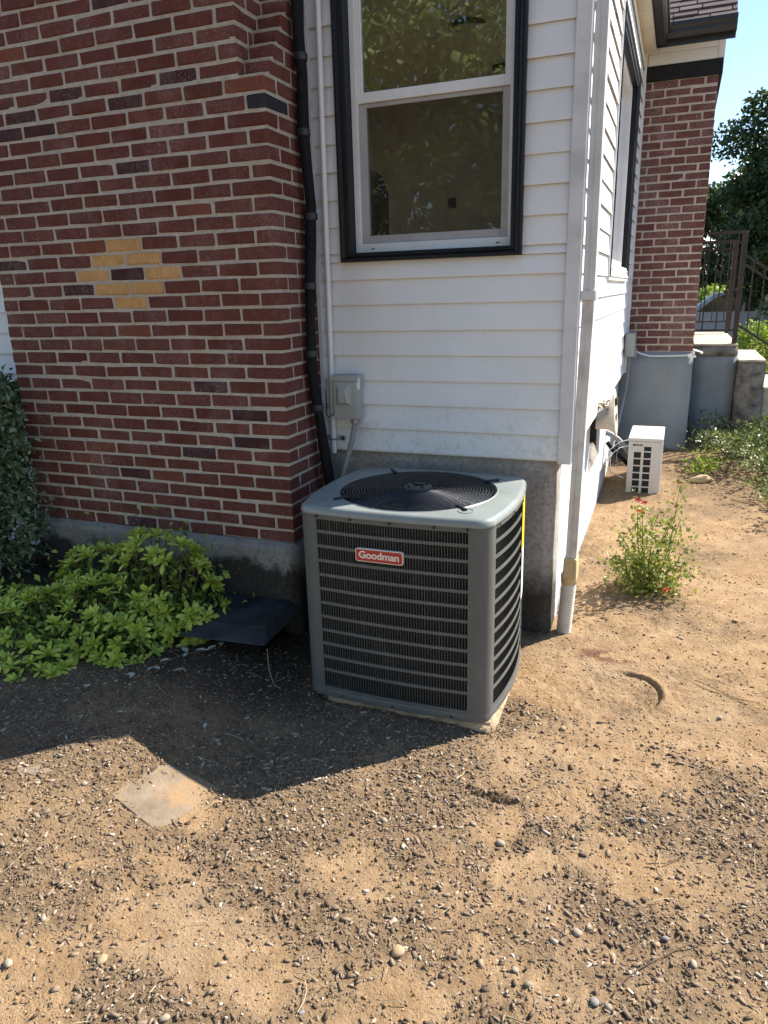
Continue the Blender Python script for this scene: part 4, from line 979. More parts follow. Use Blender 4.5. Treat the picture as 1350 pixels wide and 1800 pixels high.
box_obj('hub_handle', (FX-.025, FY+.005, dome(.05)+.007, FX+.025, FY+.018, dome(.05)+.014), M['screw'], guard, .002)
for k in range(4):
    a_ = R(45+90*k); MB().lathe([(.007,0),(.007,.006),(.003,.009)], 8, (FX+.045*math.cos(a_), FY+.045*math.sin(a_), dome(.05)+.005)).build('hub_bolt', M['screw'], guard, True)
for k in range(4):      # clips that hold the guard in the corner dimples
    a_ = R((38, 128, 222, 318)[k]); r1_, r2_ = FR-.03, FR+(.045, .04, .04, .045)[k]
    MB().tube([(FX+r1_*math.cos(a_), FY+r1_*math.sin(a_), AZ1+.006), (FX+r2_*math.cos(a_), FY+r2_*math.sin(a_), AZ1+.005)], .0065, 8).build('guard_clip', M['screw'], ac, True)
    MB().lathe([(.030,0),(.034,.002),(.034,.0035),(.030,.0045),(.026,.003),(.024,.0005)], 24, (FX+r2_*math.cos(a_), FY+r2_*math.sin(a_), AZ1-.0005)).build('dimple_ring', M['ac_cap'], ac, True)
fb = MB()
for k in range(3):
    a_ = R(20+120*k); V = []
    for i in range(7):
        for j in range(5):
            r_ = .06+.235*j/4; th = a_+R(-32+64*i/6)*(.55+.45*j/4); V.append((FX+r_*math.cos(th), FY+r_*math.sin(th), AZ1-.13+.055*(i/6)))
    fb.add(V, [(i*5+j, i*5+j+1, (i+1)*5+j+1, (i+1)*5+j) for i in range(6) for j in range(4)])
fb.build('fan_blades', M['fan'], ac, True); MB().lathe([(.08,-.2),(.08,-.03),(.06,-.02)], 24, (FX,FY,AZ1-.04)).build('fan_motor', M['black_inside'], ac, True)
for s, ts in ((0, (-.93, -.48, .02, .55, .93)), (1, (-.9, -.3, .3, .85))):
    for t_ in ts:
        x, y = side_pt(s, t_, .004); nrm = Vector((0,-1,0)) if s == 0 else Vector((1,0,0))
        MB().lathe([(.0055,0),(.0055,.003),(.003,.005)], 10).build('screw', M['screw'], ac, True, mw=Matrix.Translation((x, y, GZ1+.003 if True else 0)) @ nrm.to_track_quat('Z','Y').to_matrix().to_4x4())
for t_ in (-.7, 0., .75):
    x, y = side_pt(0, t_, .002); MB().lathe([(.005,0),(.005,.003),(.003,.005)], 10).build('screw', M['screw'], ac, True, mw=Matrix.Translation((x, y, AZ0+.018)) @ Vector((0,-1,0)).to_track_quat('Z','Y').to_matrix().to_4x4())
# name badge
def round_rect(cx, cz, w_, h_, r_, n=6):
    P = []
    for (sx, sz, a0) in ((1,-1,-90),(1,1,0),(-1,1,90),(-1,-1,180)):
        for i in range(n+1): a_ = R(a0+90*i/n); P.append((cx+sx*(w_/2-r_)+r_*math.cos(a_), cz+sz*(h_/2-r_)+r_*math.sin(a_)))
    return P
by0 = side_pt(0, (.660-ACX)/(A_-RC), 0)[1]-.003
bd = MB().extrude(round_rect(.660,.172,.208,.056,.010), lambda p, q, t: (p, t, q), by0-.004, by0+.008).build('badge', M['badge_cream'], ac)
MB().extrude(round_rect(.660,.172,.201,.049,.008), lambda p, q, t: (p, t, q), by0-.0055, by0-.003).build('badge_face', M['badge_red'], bd)
tc = bpy.data.curves.new('lettering', 'FONT'); tc.body = 'Goodman'; tc.size = .047; tc.align_x = 'CENTER'; tc.align_y = 'CENTER'; tc.extrude = .0006; tc.offset = .0011; tc.space_character = .98
to = bpy.data.objects.new('tmp_text', tc); COL.objects.link(to); bpy.context.view_layer.update()
tm = bpy.data.meshes.new_from_object(to.evaluated_get(bpy.context.evaluated_depsgraph_get())); bpy.data.objects.remove(to); tm.materials.clear(); tm.materials.append(M['badge_cream'])
xs = [v.co.x for v in tm.vertices]; wdt = max(xs)-min(xs); sc_ = .176/wdt
lt = bpy.data.objects.new('lettering', tm); link(lt, bd, Matrix.Translation((.660, by0-.0066, .1735)) @ Matrix.Rotation(R(90), 4, 'X') @ Matrix.Diagonal((sc_, sc_*.95, 1, 1)))
# paper labels near the back edge of the right side
def side_label(nm, t0, t1, z0, z1, mat):
    mb = MB(); V = []; F = []
    for i in range(5):
        t = t0+(t1-t0)*i/4
        for off in (.0015, .0028):
            x, y = side_pt(1, t, off); V += [(x,y,z0),(x,y,z1)]
    for i in range(4): a_ = 4*i; F += [(a_+2,a_+6,a_+7,a_+3),(a_,a_+1,a_+5,a_+4),(a_,a_+4,a_+6,a_+2),(a_+1,a_+3,a_+7,a_+5)]
    return mb.add(V, F+[(0,2,3,1),(16,17,19,18)]).build(nm, mat, ac)
yl = side_label('energy_label', .38, .82, .075, .305, M['yellow_label']); side_label('data_label', .44, .82, -.17, .07, M['white_label'])
pad = thing('pad', 'sandy concrete pad under the grey air conditioner', 'pad', (.74, -.1, -.62))
rough_box('slab', (.36,-.452,-.66,1.137,.235,AZ0-.001), M['pad'], pad, .05, .006)

# black plastic cover beside the chimney
bc = thing('black_cover', 'low black plastic cover with sloping lid between shrub and air conditioner', 'cover', (-.16, -.2, -.5))
tz = -.330
def plate(P, th=.007):
    mb = MB(); n_ = len(P); nv = (Vector(P[1])-Vector(P[0])).cross(Vector(P[2])-Vector(P[0])).normalized()*th
    return mb.add([tuple(p) for p in P]+[tuple(Vector(p)-nv) for p in P], [tuple(range(n_)), tuple(range(2*n_-1, n_-1, -1))]+[(i, n_+i, n_+(i+1) % n_, (i+1) % n_) for i in range(n_)])
plate([(-.355,-.345,tz-.012),(.030,-.300,tz-.012),(.005,.005,tz+.012),(-.435,-.055,tz+.012)]).build('lid', M['black_plastic'], bc, bevel=.002)
plate([(-.385,-.445,tz-.048),(.075,-.405,tz-.048),(.0305,-.3015,tz-.0125),(-.3545,-.3465,tz-.0125)]).build('front_flange', M['black_plastic'], bc, bevel=.002)
plate([(.0755,-.404,tz-.0485),(.075,-.02,tz-.03),(.0055,.004,tz+.0115),(.0315,-.2995,tz-.0128)]).build('side_flange', M['black_plastic'], bc, bevel=.002)
box_obj('base', (-.35,-.30,-.66,-.02,-.035,tz-.035), M['black_inside'], bc, .006)
MB().tube([(.085,-.40,tz-.066),(.11,-.44,-.48),(.15,-.47,-.535),(.19,-.48,-.545)], .0014, 6).build('loose_cord', M['straw'], bc)

for ch_ in bc.children: ch_.matrix_basis = Matrix.Translation((-.045, 0, .008)) @ ch_.matrix_basis

# ------------------------------------------------------------------ small white heat pump by the side wall
mn = thing('mini_split_unit', 'small warm white outdoor heat pump unit standing by the side wall', 'heat pump', (1.555, 3.45, -.46))
mx0, mx1, my0, my1, mz0, mz1 = 1.424, 1.684, 3.13, 3.72, -.475, .005
mb = MB(); gx0 = mx0+.045; cw_, cg = .056, .021; rows = [(mz1-.075-i*.0595) for i in range(7)]
box_obj('cabinet', (mx0,my0+.012,mz0,mx1,my1,mz1-.02), M['mini_white'], mn, .006, 2)
box_obj('lid', (mx0-.006,my0-.002,mz1-.022,mx1+.006,my1+.004,mz1+.006), M['mini_white'], mn, .006, 2)
fp = MB()
xs_ = [mx0+.002, gx0, gx0+cw_, gx0+cw_+cg, gx0+2*cw_+cg, mx1-.002]
zt_ = [mz1-.03]+[q for i in range(7) for q in ((rows[i]+.025+.0, rows[i]-.025))]+[mz0+.004]
fp.box(xs_[0],my0,mz0+.004,xs_[1],my0+.0115,mz1-.024); fp.box(xs_[4],my0,mz0+.004,xs_[5],my0+.0115,mz1-.024); fp.box(xs_[2],my0+.0002,mz0+.004,xs_[3],my0+.0115,mz1-.024)
prevz = mz1-.024
for i in range(7):
    for c_ in (0, 1):
        xa_, xb_ = (xs_[1], xs_[2]) if c_ == 0 else (xs_[3], xs_[4])
        if i == 0 and c_ == 0: fp.box(xa_,my0+.0001,rows[1]+.025,xb_,my0+.0115,prevz); continue
        up_ = rows[i]+.025 if i else rows[i]+.012
        if not (i == 1 and c_ == 0): fp.box(xa_,my0+.0003,up_,xb_,my0+.0115,prevz if i == 0 else rows[i-1]-.025)
        MB().box(xa_-.001,my0+.0105,rows[i]-.026,xb_+.001,my0+.0118,up_+.001).build('grille_opening', M['mini_dark'], mn)
fp.box(xs_[1],my0+.0003,mz0+.004,xs_[2],my0+.0115,rows[6]-.025); fp.box(xs_[3],my0+.0003,mz0+.004,xs_[4],my0+.0115,rows[6]-.025)
fp.build('front_panel', M['mini_white'], mn)
for i in range(6): MB().box(gx0-.012+i*.0135, my0-.001, mz1-.058, gx0-.003+i*.0135+(.003 if i == 0 else 0), my0+.0, mz1-.043).build('logo_mark', M['ink'], mn)
for (yy0, yy1) in ((my0+.03, my0+.27), (my0+.29, my1-.02)): box_obj('side_panel', (mx1+.0002,yy0,mz0+.02,mx1+.004,yy1,mz1-.03), M['mini_white'], mn, .002)
pipes = thing('insulated_pipes', 'grey insulated pipes running from the wall to the small white unit', 'pipe', (1.35, 3.4, -.2))
MB().tube([(1.22,3.3,.02),(1.27,3.3,.0),(1.33,3.3,-.04),(1.39,3.32,-.11),(1.43,3.35,-.17)], .022, 10).build('hose', M['conduit'], pipes, True)
MB().tube([(1.25,3.2,-.05),(1.30,3.22,-.12),(1.38,3.26,-.2),(1.43,3.3,-.26)], .018, 10).build('hose', M['black_foam'], pipes, True)
ww_ = thing('loose_wires', 'tangle of loose white wires between the wall and small white unit', 'wire', (1.33, 3.05, -.2))
for pts in ([(1.24,3.0,-.12),(1.30,3.02,-.06),(1.36,3.05,-.01),(1.42,3.1,.0)], [(1.25,2.95,-.17),(1.31,3.0,-.10),(1.36,3.05,-.06),(1.43,3.12,-.05)], [(1.29,3.0,-.08),(1.30,2.99,-.2),(1.34,3.0,-.27),(1.40,3.05,-.31)], [(1.25,2.98,-.19),(1.32,2.99,-.26),(1.41,3.03,-.3)], [(1.36,3.05,-.01),(1.34,3.03,-.12),(1.36,3.03,-.24)]):
    MB().tube(pts, .0028, 6).build('strand', M['conduit'] if len(pts) == 3 else M['pvc'], ww_, True)

# ------------------------------------------------------------------ plants
def leaf_cards(P, D, Nn, L, Wd, fold=.25):
    """folded two-triangle leaves; P base points, D directions, Nn normals (arrays)"""
    D = D/np.linalg.norm(D, axis=1, keepdims=True); Sd = np.cross(D, Nn); Sd /= np.maximum(np.linalg.norm(Sd, axis=1, keepdims=True), 1e-6); U = np.cross(Sd, D)
    L = L[:, None]; Wd = Wd[:, None]
    v0 = P; v2 = P+D*L-U*L*.12; mid = P+D*L*.5; v1 = mid+Sd*Wd/2+U*Wd*fold; v3 = mid-Sd*Wd/2+U*Wd*fold
    V = np.stack([v0, v1, v2, v3], 1).reshape(-1, 3); b = np.arange(len(P))*4
    F = np.concatenate([np.stack([b, b+1, b+2], 1), np.stack([b, b+2, b+3], 1)]); return V, F
def rvec(n): v = rng.normal(size=(n, 3)); return v/np.linalg.norm(v, axis=1, keepdims=True)
def foliage(name, P, L, mat, parent=None, up=.5, asp=.5):
    n = len(P); D = rvec(n)+np.array([0, 0, up]); Nn = rvec(n)+np.array([0, 0, .8]); l = L*rng.uniform(.6, 1.25, n)
    V, F = leaf_cards(P, D, Nn, l, l*asp*rng.uniform(.8, 1.2, n)); return link(bpy.data.objects.new(name, np_mesh(name, V, F, mat)), parent)
# shrub with whorled leaves
def whorl(seed):
    rd = random.Random(seed); V = []; F = []
    nl = rd.randint(11, 15)
    for i in range(nl):
        lay = i/nl; an = i*2.4+rd.uniform(-.3, .3); el = R(12+62*lay+rd.uniform(-10, 10)); L = (.066-.028*lay)*rd.uniform(.85, 1.15); wd = L*.31
        d = Vector((math.cos(an)*math.cos(el), math.sin(an)*math.cos(el), math.sin(el))); s = Vector((-math.sin(an), math.cos(an), 0)); u = s.cross(d)*-1
        if u.z < 0: u = -u
        b = len(V)
        for (t, wf, dz) in ((0., .12, 0.), (.3, .55, .02), (.62, 1., .015), (.86, .75, -.03)):
            c = d*L*t+u*L*dz-Vector((0,0,1))*L*.05*t*t; V += [c+s*wd*wf/2+u*wd*.14*wf, c, c-s*wd*wf/2+u*wd*.14*wf]
        V.append(d*L-Vector((0,0,1))*L*.07)
        for k in range(3):
            a_ = b+3*k; F += [(a_,a_+3,a_+4,a_+1),(a_+1,a_+4,a_+5,a_+2)]
        F += [(b+9,b+12,b+10),(b+10,b+12,b+11)]
    return mesh_of('leaf_whorl', V, F, M['shrub_leaf'], True)
WH = [whorl(i) for i in range(8)]
sh = thing('shrub', 'low yellow green shrub with whorled leaves in front of the chimney', 'shrub', (-.75, -.4, -.5))
MOUNDS = [(-.66,-.25,-.40,.34,.20,.47),(-1.02,-.24,-.42,.32,.20,.37),(-.54,-.27,-.44,.20,.18,.28),(-.82,-.46,-.46,.32,.24,.32),(-1.12,-.62,-.48,.32,.28,.27),(-.70,-.54,-.50,.20,.18,.20),(-1.0,-.78,-.52,.24,.18,.20),(-1.4,-.55,-.45,.25,.22,.22)]
def in_mounds(p, grow=1.): return any(((p[0]-a_)/(d_*grow))**2+((p[1]-b_)/(e_*grow))**2+((p[2]-c_)/(f_*grow))**2 < 1 for a_, b_, c_, d_, e_, f_ in MOUNDS)
wh_pts = []
tries = 0
while len(wh_pts) < 300 and tries < 20000:
    tries += 1; mm = random.choice(MOUNDS); th = random.uniform(0, 6.28); ph = math.acos(random.uniform(-.15, 1))
    nrm = Vector((math.cos(th)*math.sin(ph)*mm[3], math.sin(th)*math.sin(ph)*mm[4], math.cos(ph)*mm[5])); p = Vector(mm[:3])+nrm
    if in_mounds(p, .93) or p.z < -.55 or p.y > -.03: continue
    if any((p-q[0]).length < .030 for q in wh_pts): continue
    nn = Vector((nrm.x/mm[3]**2, nrm.y/mm[4]**2, nrm.z/mm[5]**2)).normalized(); wh_pts.append((p, (nn+Vector((random.uniform(-.3,.3), random.uniform(-.3,.3), .65))).normalized()))
for p, nn in wh_pts:
    q = nn.to_track_quat('Z', 'Y') @ Quaternion((0,0,1), random.uniform(0, 6.28))
    s_ = random.uniform(.7, 1.25); inst('leaf_whorl', random.choice(WH), sh, Matrix.LocRotScale(p+Vector([random.uniform(-.012,.012) for _ in range(3)]), q, Vector((s_,)*3)))
mb = MB()
for p, nn in wh_pts:
    b = Vector((p.x*.55+(-.8)*.45, p.y*.6+(-.4)*.4, -.56)); mb.tube([b, b.lerp(p, .55)+Vector((0,0,-.03)), p], [.004, .003, .0022], 4, False)
mb.build('stems', M['stem'], sh)
IP = np.array([list(Vector(m_[:3])+Vector((random.gauss(0,.45)*m_[3], random.gauss(0,.45)*m_[4], abs(random.gauss(0,.42))*m_[5]))) for m_ in MOUNDS for _ in range(480)]); IP = IP[IP[:, 1] < -.04]
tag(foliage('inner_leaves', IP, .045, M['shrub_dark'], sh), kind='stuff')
# variegated bush at the left edge
bu = thing('variegated_bush', 'grey green variegated bush at the left of the chimney', 'bush', (-2.0, -.1, -.35))
cen = np.array([(-2.05,-.10,.30),(-1.95,-.2,.55),(-1.98,-.15,.0),(-2.3,-.1,.3),(-2.1,.05,.62),(-2.3,.0,.6)]); rad = np.array([(.38,.34,.45),(.30,.28,.36),(.36,.34,.36),(.4,.4,.6),(.25,.25,.22),(.3,.3,.25)])
NB = 16000; pk = rng.integers(0, len(cen), NB); dv = rvec(NB)*rng.uniform(.4, 1.05, (NB, 1))**.6; BP_ = cen[pk]+np.array([.10,-.05,0])+dv*rad[pk]*(1+.10*rng.normal(size=(NB,1))); BP_ = BP_[(BP_[:,2] > -.33) & (BP_[:, 1] < .38)]
foliage('foliage', BP_, .046, M['bush_leaf'], bu, .25, .5)
mb = MB()
for i in range(26):
    e = cen[random.randrange(len(cen))]+rng.normal(size=3)*.16; mb.tube([(-2.0+random.uniform(-.08,.08), -.1+random.uniform(-.06,.06), -.45), ((-2.0+e[0])/2, (-.1+e[1])/2, (-.45+e[2])/2+.05), tuple(e)], [.010, .006, .003], 5, False)
mb.build('branches', M['stem'], bu)
# rose bush
ro = thing('rose_bush', 'thin sunlit rose bush with a few red blooms near the side wall', 'rose bush', (1.66, 1.2, -.53))
mb = MB(); RP = []; tips = [(1.80,1.15,.12),(1.80,1.14,.0),(1.585,1.14,.01),(1.62,1.1,-.02),(1.70,1.18,-.05),(1.76,1.12,-.08),(1.50,1.18,-.18),(1.88,1.2,-.22),(1.47,1.1,-.32),(1.68,1.0,-.18),(1.60,1.3,-.12),(1.82,1.3,-.12),(1.75,1.02,-.3),(1.55,1.02,-.28),(1.9,1.1,-.35),(1.52,1.25,-.38)]
for tp in tips:
    b = Vector((1.66+random.uniform(-.05,.05), 1.2+random.uniform(-.05,.05), -.56)); tpv = Vector(tp); md = b.lerp(tpv, .5)+Vector((random.uniform(-.04,.04), random.uniform(-.04,.04), .02)); pts = [b.lerp(md, i/4) for i in range(4)]+[md.lerp(tpv, i/4) for i in range(5)]
    mb.tube(pts, [.0050-.0004*i for i in range(9)], 5, False)
    for i in range(2, 9):
        for j in range(random.randint(9, 15)): RP.append(pts[i]+Vector([random.gauss(0, .032) for _ in range(3)]))
mb.build('stems', M['rose_stem'], ro)
for i in range(800): RP.append(Vector((random.gauss(1.66,.10), random.gauss(1.17,.09), -.53+abs(random.gauss(0,.14)))))
foliage('foliage', np.array([list(p) for p in RP]), .030, M['rose_leaf'], ro, .3, .62)
def bloom(p, r, mat, flat=.6):
    mb = MB()
    for i in range(16):
        an = i*2.4; rr_ = r*math.sqrt((i+.5)/16); el = 1.2-.9*(i/16); c = Vector(p)+Vector((math.cos(an)*rr_*.6, math.sin(an)*rr_*.6, flat*r*(1-i/16)))
        d = Vector((math.cos(an)*math.cos(el), math.sin(an)*math.cos(el), math.sin(el))); s = Vector((-math.sin(an), math.cos(an), 0)); mb.add([c, c+s*r*.3+d*r*.35, c+d*r*.62, c-s*r*.3+d*r*.35], [(0,1,2,3)])
    return mb.build('bloom', mat, ro, True)
for p, r_, m_ in (((1.585,1.14,.02),.030,'petal'),((1.62,1.12,.015),.026,'petal'),((1.80,1.15,.135),.022,'petal'),((1.79,1.14,.01),.018,'petal'),((1.60,1.1,-.03),.024,'petal_orange'),((1.775,.98,-.44),.026,'petal_orange')): bloom(p, r_, M[m_])
# ground cover on the right
gxy = rng.uniform((1.85, 2.45), (4.6, 7.4), (60000, 2)); edge = 2.0+.45*np.clip((4.6-gxy[:,1])/2.0, 0, 1.1)+.25*(fbm(gxy[:,0]*2.2, gxy[:,1]*2.2, 3, 91)-.5)*2
dens = sstep(-.1, .35, gxy[:,0]-edge)*sstep(.30, .50, fbm(gxy[:,0]*2.6+5, gxy[:,1]*2.6, 3, 95)+.12); k = (rng.uniform(0,1,len(gxy)) < dens) & ~((gxy[:,1] > 4.45) & (gxy[:,0] < 1.9)) & ~((gxy[:,1] > 5.0) & (gxy[:,0] < 2.6)); gxy = gxy[k]
hh_ = .26*sstep(.25, .7, fbm(gxy[:,0]*3.5, gxy[:,1]*3.5, 3, 99))+.05; GP = np.stack([gxy[:,0], gxy[:,1], ground_z(gxy[:,0], gxy[:,1])+hh_*rng.uniform(.15, 1, len(gxy))**.6], -1)
tag(foliage('ground_cover', GP, .040, M['ground_leaf'], None, .5, .55), 'low dark green ground cover in front of the porch', 'ground cover', kind='stuff')
bp = thing('small_weed', 'small yellow green plant at the edge of the ground cover', 'plant', (2.02, 3.9, -.4))
foliage('foliage', np.stack([rng.normal(2.03,.08,260), rng.normal(3.85,.12,260), -.40+np.abs(rng.normal(0,.08,260))], -1), .05, M['bright_leaf'], bp, .8, .35); MB().tube([(2.02,3.9,-.46),(2.03,3.88,-.33)], .004, 5).build('stem', M['rose_stem'], bp)
# trees
def tree(name, label, base, h, crown_c, crown_r, nclump, nleaf, leaf, mat, trunk_r=.2, group=None, seed=1, low=0.):
    rd = random.Random(seed); t = thing(name, label, 'tree', base, group); b = Vector(base); cc = Vector(crown_c); cr = Vector(crown_r)
    mb = MB(); top = Vector((cc.x, cc.y, cc.z+cr.z*.5)); mb.tube([b+Vector((0,0,-.3)), b.lerp(top, .25)+Vector((.1,0,0)), b.lerp(top, .55), top], [trunk_r*1.25, trunk_r, trunk_r*.6, trunk_r*.15], 10)
    cl = []
    for i in range(nclump):
        while True:
            v = Vector([rd.uniform(-1,1) for _ in range(3)])
            if .25 < v.length < 1: break
        v = v*(.55+.45*v.length); c = cc+Vector((v.x*cr.x, v.y*cr.y, v.z*cr.z)); cl.append(c)
        if i % 3 == 0:
            s = b.lerp(top, rd.uniform(.3, .8)); mb.tube([s, s.lerp(c, .5)+Vector((0,0,.1*cr.z*.3)), c], [trunk_r*.32, trunk_r*.18, trunk_r*.05], 6, False)
    mb.build('trunk', M['bark'], t)
    C_ = np.array([list(c) for c in cl]); pk = rng.integers(0, len(C_), nleaf); sz = rng.uniform(.14, .30, len(C_))*min(cr); P = C_[pk]+rvec(nleaf)*(rng.uniform(.1, 1, (nleaf,1))**.5)*sz[pk][:,None]*np.array([1.25,1.25,.8])
    foliage('crown', P, leaf, mat, t, .1, .65); return t
tree('maple_tree', 'large dark green leafy tree behind the porch at the right', (4.6,14.8,-.4), 6, (4.55,14.8,2.9), (2.35,2.2,2.30), 190, 85000, .11, M['tree_leaf'], .22, seed=4)
tree('maple_tree', 'dark green tree farther behind the porch railing', (3.4,24,-.5), 5, (4.2,24,2.7), (3.4,2.5,2.6), 100, 26000, .17, M['tree_leaf'], .2, seed=5)
tree('street_tree', 'sunlit leafy tree across the yard mirrored in the window', (2.2,-9.5,-.6), 8, (1.2,-9.6,3.9), (3.6,2.6,3.0), 130, 30000, .13, M['tree_leaf2'], .25, 'trees mirrored in the window', 6)
tree('street_tree', 'tall sunlit tree mirrored in the window beside another', (-3.8,-11,-.6), 9, (-3.9,-11,4.6), (3.6,2.8,3.6), 130, 30000, .14, M['tree_leaf2'], .28, 'trees mirrored in the window', 8)
def far_bush(label, c, r_, mat, n=2600, leaf=.11):
    t = thing('hedge_bush', label, 'bush', (c[0], c[1], c[2]-r_[2]), 'bushes beyond the porch'); v = rvec(n)*rng.uniform(.55, 1.05, (n,1)); foliage('foliage', np.array(c)+v*np.array(r_), leaf, mat, t, .3, .6)
    MB().tube([(c[0],c[1],c[2]-r_[2]-.1),(c[0]+.03,c[1],c[2])], [.05,.02], 6).build('stem', M['bark'], t)
far_bush('dark green hedge closing the view behind the porch', (4.0,22,1.0), (4.5,1.2,1.3), M['tree_leaf'], 7000, .22)
far_bush('bright yellow green bush seen through the porch railing', (2.75,17,.75), (.9,.6,.42), M['bright_leaf'])
far_bush('light green bush just behind the stair wall', (2.68,7.6,.38), (.28,.3,.36), M['bright_leaf'], 1500, .06)
far_bush('grey green bush beyond the sloping handrail', (3.9,12,.5), (.9,.6,.9), M['bush_leaf'], 3000, .1)
# parked car far behind the railing
car = thing('parked_car', 'pale silver car parked beyond the porch railing', 'car', (2.9, 15.6, -.33))
bp_ = [(-1.9,.28),(-1.95,.55),(-1.85,.78),(-1.0,.92),(-.45,1.34),(.75,1.36),(1.35,.98),(1.9,.90),(1.98,.6),(1.95,.28)]
MB().extrude(bp_, lambda p, q, t: (2.9+p*.98, t, -.33+q), 15.0, 16.65).build('body', M['car_paint'], car, bevel=.04, seg=2)
MB().extrude([(-.82,.95),(-.40,1.28),(.10,1.30),(.10,.95)], lambda p, q, t: (2.9+p*.98, t, -.33+q), 14.985, 15.0).build('window', M['car_glass'], car)
MB().extrude([(.16,.95),(.16,1.30),(.70,1.30),(1.15,.98)], lambda p, q, t: (2.9+p*.98, t, -.33+q), 14.985, 15.0).build('window', M['car_glass'], car)
for wx in (-1.25, 1.28):
    o = MB().lathe([(.20,-.02),(.32,-.02),(.33,.0),(.33,.18),(.2,.2)], 24).build('wheel', M['tyre'], car, True, mw=Matrix.Translation((2.9+wx*.98, 15.16, -.01)) @ Matrix.Rotation(R(90), 4, 'X'))
    MB().lathe([(.19,.0),(.17,.02),(.05,.03)], 16).build('rim', M['steel'], o, True, mw=Matrix.Translation((2.9+wx*.98, 14.97, -.01)) @ Matrix.Rotation(R(90), 4, 'X'))
road = MB(); road.add([(-60,17.8,-.245),(80,17.8,-.245),(80,24,-.245),(-60,24,-.245)], [(0,1,2,3)]); tag(road.build('road', M['asphalt']), kind='structure')

# ------------------------------------------------------------------ pavers, stones, litter
def paver(label, corners, zoff=.004):
    mb = MB(); P = [Vector((x, y, 0)) for x, y in corners]; cx0 = sum(p.x for p in P)/4; cy0 = sum(p.y for p in P)/4; z = float(ground_z(cx0, cy0))+zoff
    V = [(p.x, p.y, float(ground_z(p.x, p.y))-.05) for p in P]+[(p.x, p.y, float(ground_z(p.x, p.y))+zoff+random.uniform(-.002,.002)) for p in P]
    t = mb.add(V, [(0,3,2,1),(4,5,6,7),(0,1,5,4),(1,2,6,5),(2,3,7,6),(3,0,4,7)]).build('paver', M['paver'], bevel=.005, seg=2)
    return tag(t, label, 'paver', 'old pavers sunk in the mulch')
paver('sandy square paver lying half in the air conditioner shadow', [(-.045,-1.38),(.19,-1.43),(.262,-1.145),(.005,-1.14)], .002)
paver('pale paver sunk in the mulch at the left edge', [(-.55,-1.45),(-.33,-1.445),(-.285,-1.395),(-.455,-1.37)], .004)
paver('dirt covered paver half buried in the middle foreground', [(.80,-1.25),(1.03,-1.285),(.98,-1.47),(.78,-1.39)], -.007)
paver('dusty paver corner showing in the bottom foreground', [(1.36,-1.50),(1.60,-1.46),(1.55,-1.70),(1.33,-1.66)], -.006)
def stone_mesh(seed, sub=2):
    rd = random.Random(seed); bm = bmesh.new(); bmesh.ops.create_icosphere(bm, subdivisions=sub, radius=1); o_ = Vector([rd.uniform(0,50) for _ in range(3)])
    from mathutils import noise as mno
    for v in bm.verts: v.co *= 1+.28*mno.noise(v.co*1.3+o_)
    for f in bm.faces: f.smooth = True
    me = bpy.data.meshes.new('stone'); bm.to_mesh(me); bm.free(); me.materials.append(M['stone_tan']); return me
SM = [stone_mesh(i) for i in range(7)]
def stone(x, y, r_, mat, label, group=None):
    z = float(ground_h(x, y)); o = inst('pebble', random.choice(SM), None, TRS((x, y, z+r_*.35), random.uniform(0,6.28), (r_*random.uniform(.9,1.35), r_*random.uniform(.75,1.), r_*random.uniform(.5,.75))), M[mat]); tag(o, label, 'stone', group)
stone(1.126,-1.578,.019,'stone_tan','largest round tan pebble in the centre foreground')
stone(1.405,-.329,.013,'stone_tan','round tan pebble on the bare dirt right of the unit')
stone(1.586,-1.331,.014,'stone_pale','pale whitish stone on the mulch in the right foreground')
stone(1.302,-1.061,.014,'stone_pale','cream flat stone beside the orange dirt hollow')
stone(.898,-1.102,.013,'stone_pale','pale chip of stone below the shadow edge')
stone(.36,-1.89,.016,'stone_tan','tan angular stone in the lower left foreground')
for (x, y, r_, m_) in ((2.014,.468,.012,'stone_tan'),(2.126,.865,.014,'stone_tan'),(2.016,-.066,.011,'stone_pale'),(.125,-1.995,.015,'stone_pale'),(-.149,-1.392,.012,'stone_pale'),(1.741,-.795,.012,'stone_grey'),(1.654,-1.537,.013,'stone_grey'),(1.69,-1.54,.010,'stone_pale'),(1.896,-1.333,.011,'stone_pale'),(.632,-1.968,.012,'stone_pale'),(1.03,-1.417,.009,'stone_tan'),(1.135,-1.402,.008,'stone_pale'),(1.443,-1.516,.009,'stone_pale'),(1.801,-1.3,.010,'stone_tan'),(1.285,-1.371,.008,'stone_pale')):
    stone(x, y, r_, m_, {'stone_pale': 'small pale pebble lying loose on the ground', 'stone_tan': 'small tan pebble lying loose on the ground', 'stone_grey': 'small grey pebble lying loose on the ground'}[m_], 'small loose pebbles')
for i in range(70):
    x, y = random.uniform(-.4, 2.4), random.uniform(-2.1, .9)
    if bool(inside_house(np.array(x), np.array(y))): continue
    m_ = random.choice(('stone_pale','stone_tan','stone_grey','stone_tan')); stone(x, y, random.uniform(.004, .0085), m_, {'stone_pale': 'tiny pale pebble among the bark and dirt', 'stone_tan': 'tiny tan pebble among the bark and dirt', 'stone_grey': 'tiny grey pebble among the bark and dirt'}[m_], 'tiny pebbles')
rkx, rky = 2.02, 3.55
rk = inst('driftwood', stone_mesh(44, 3), None, TRS((rkx, rky, float(ground_z(rkx, rky))+.02), .4, (.10,.06,.035)), M['tan_debris']); tag(rk, 'flat tan rock at the edge of the ground cover', 'driftwood')  # driftwood piece, shaped from a stone mesh
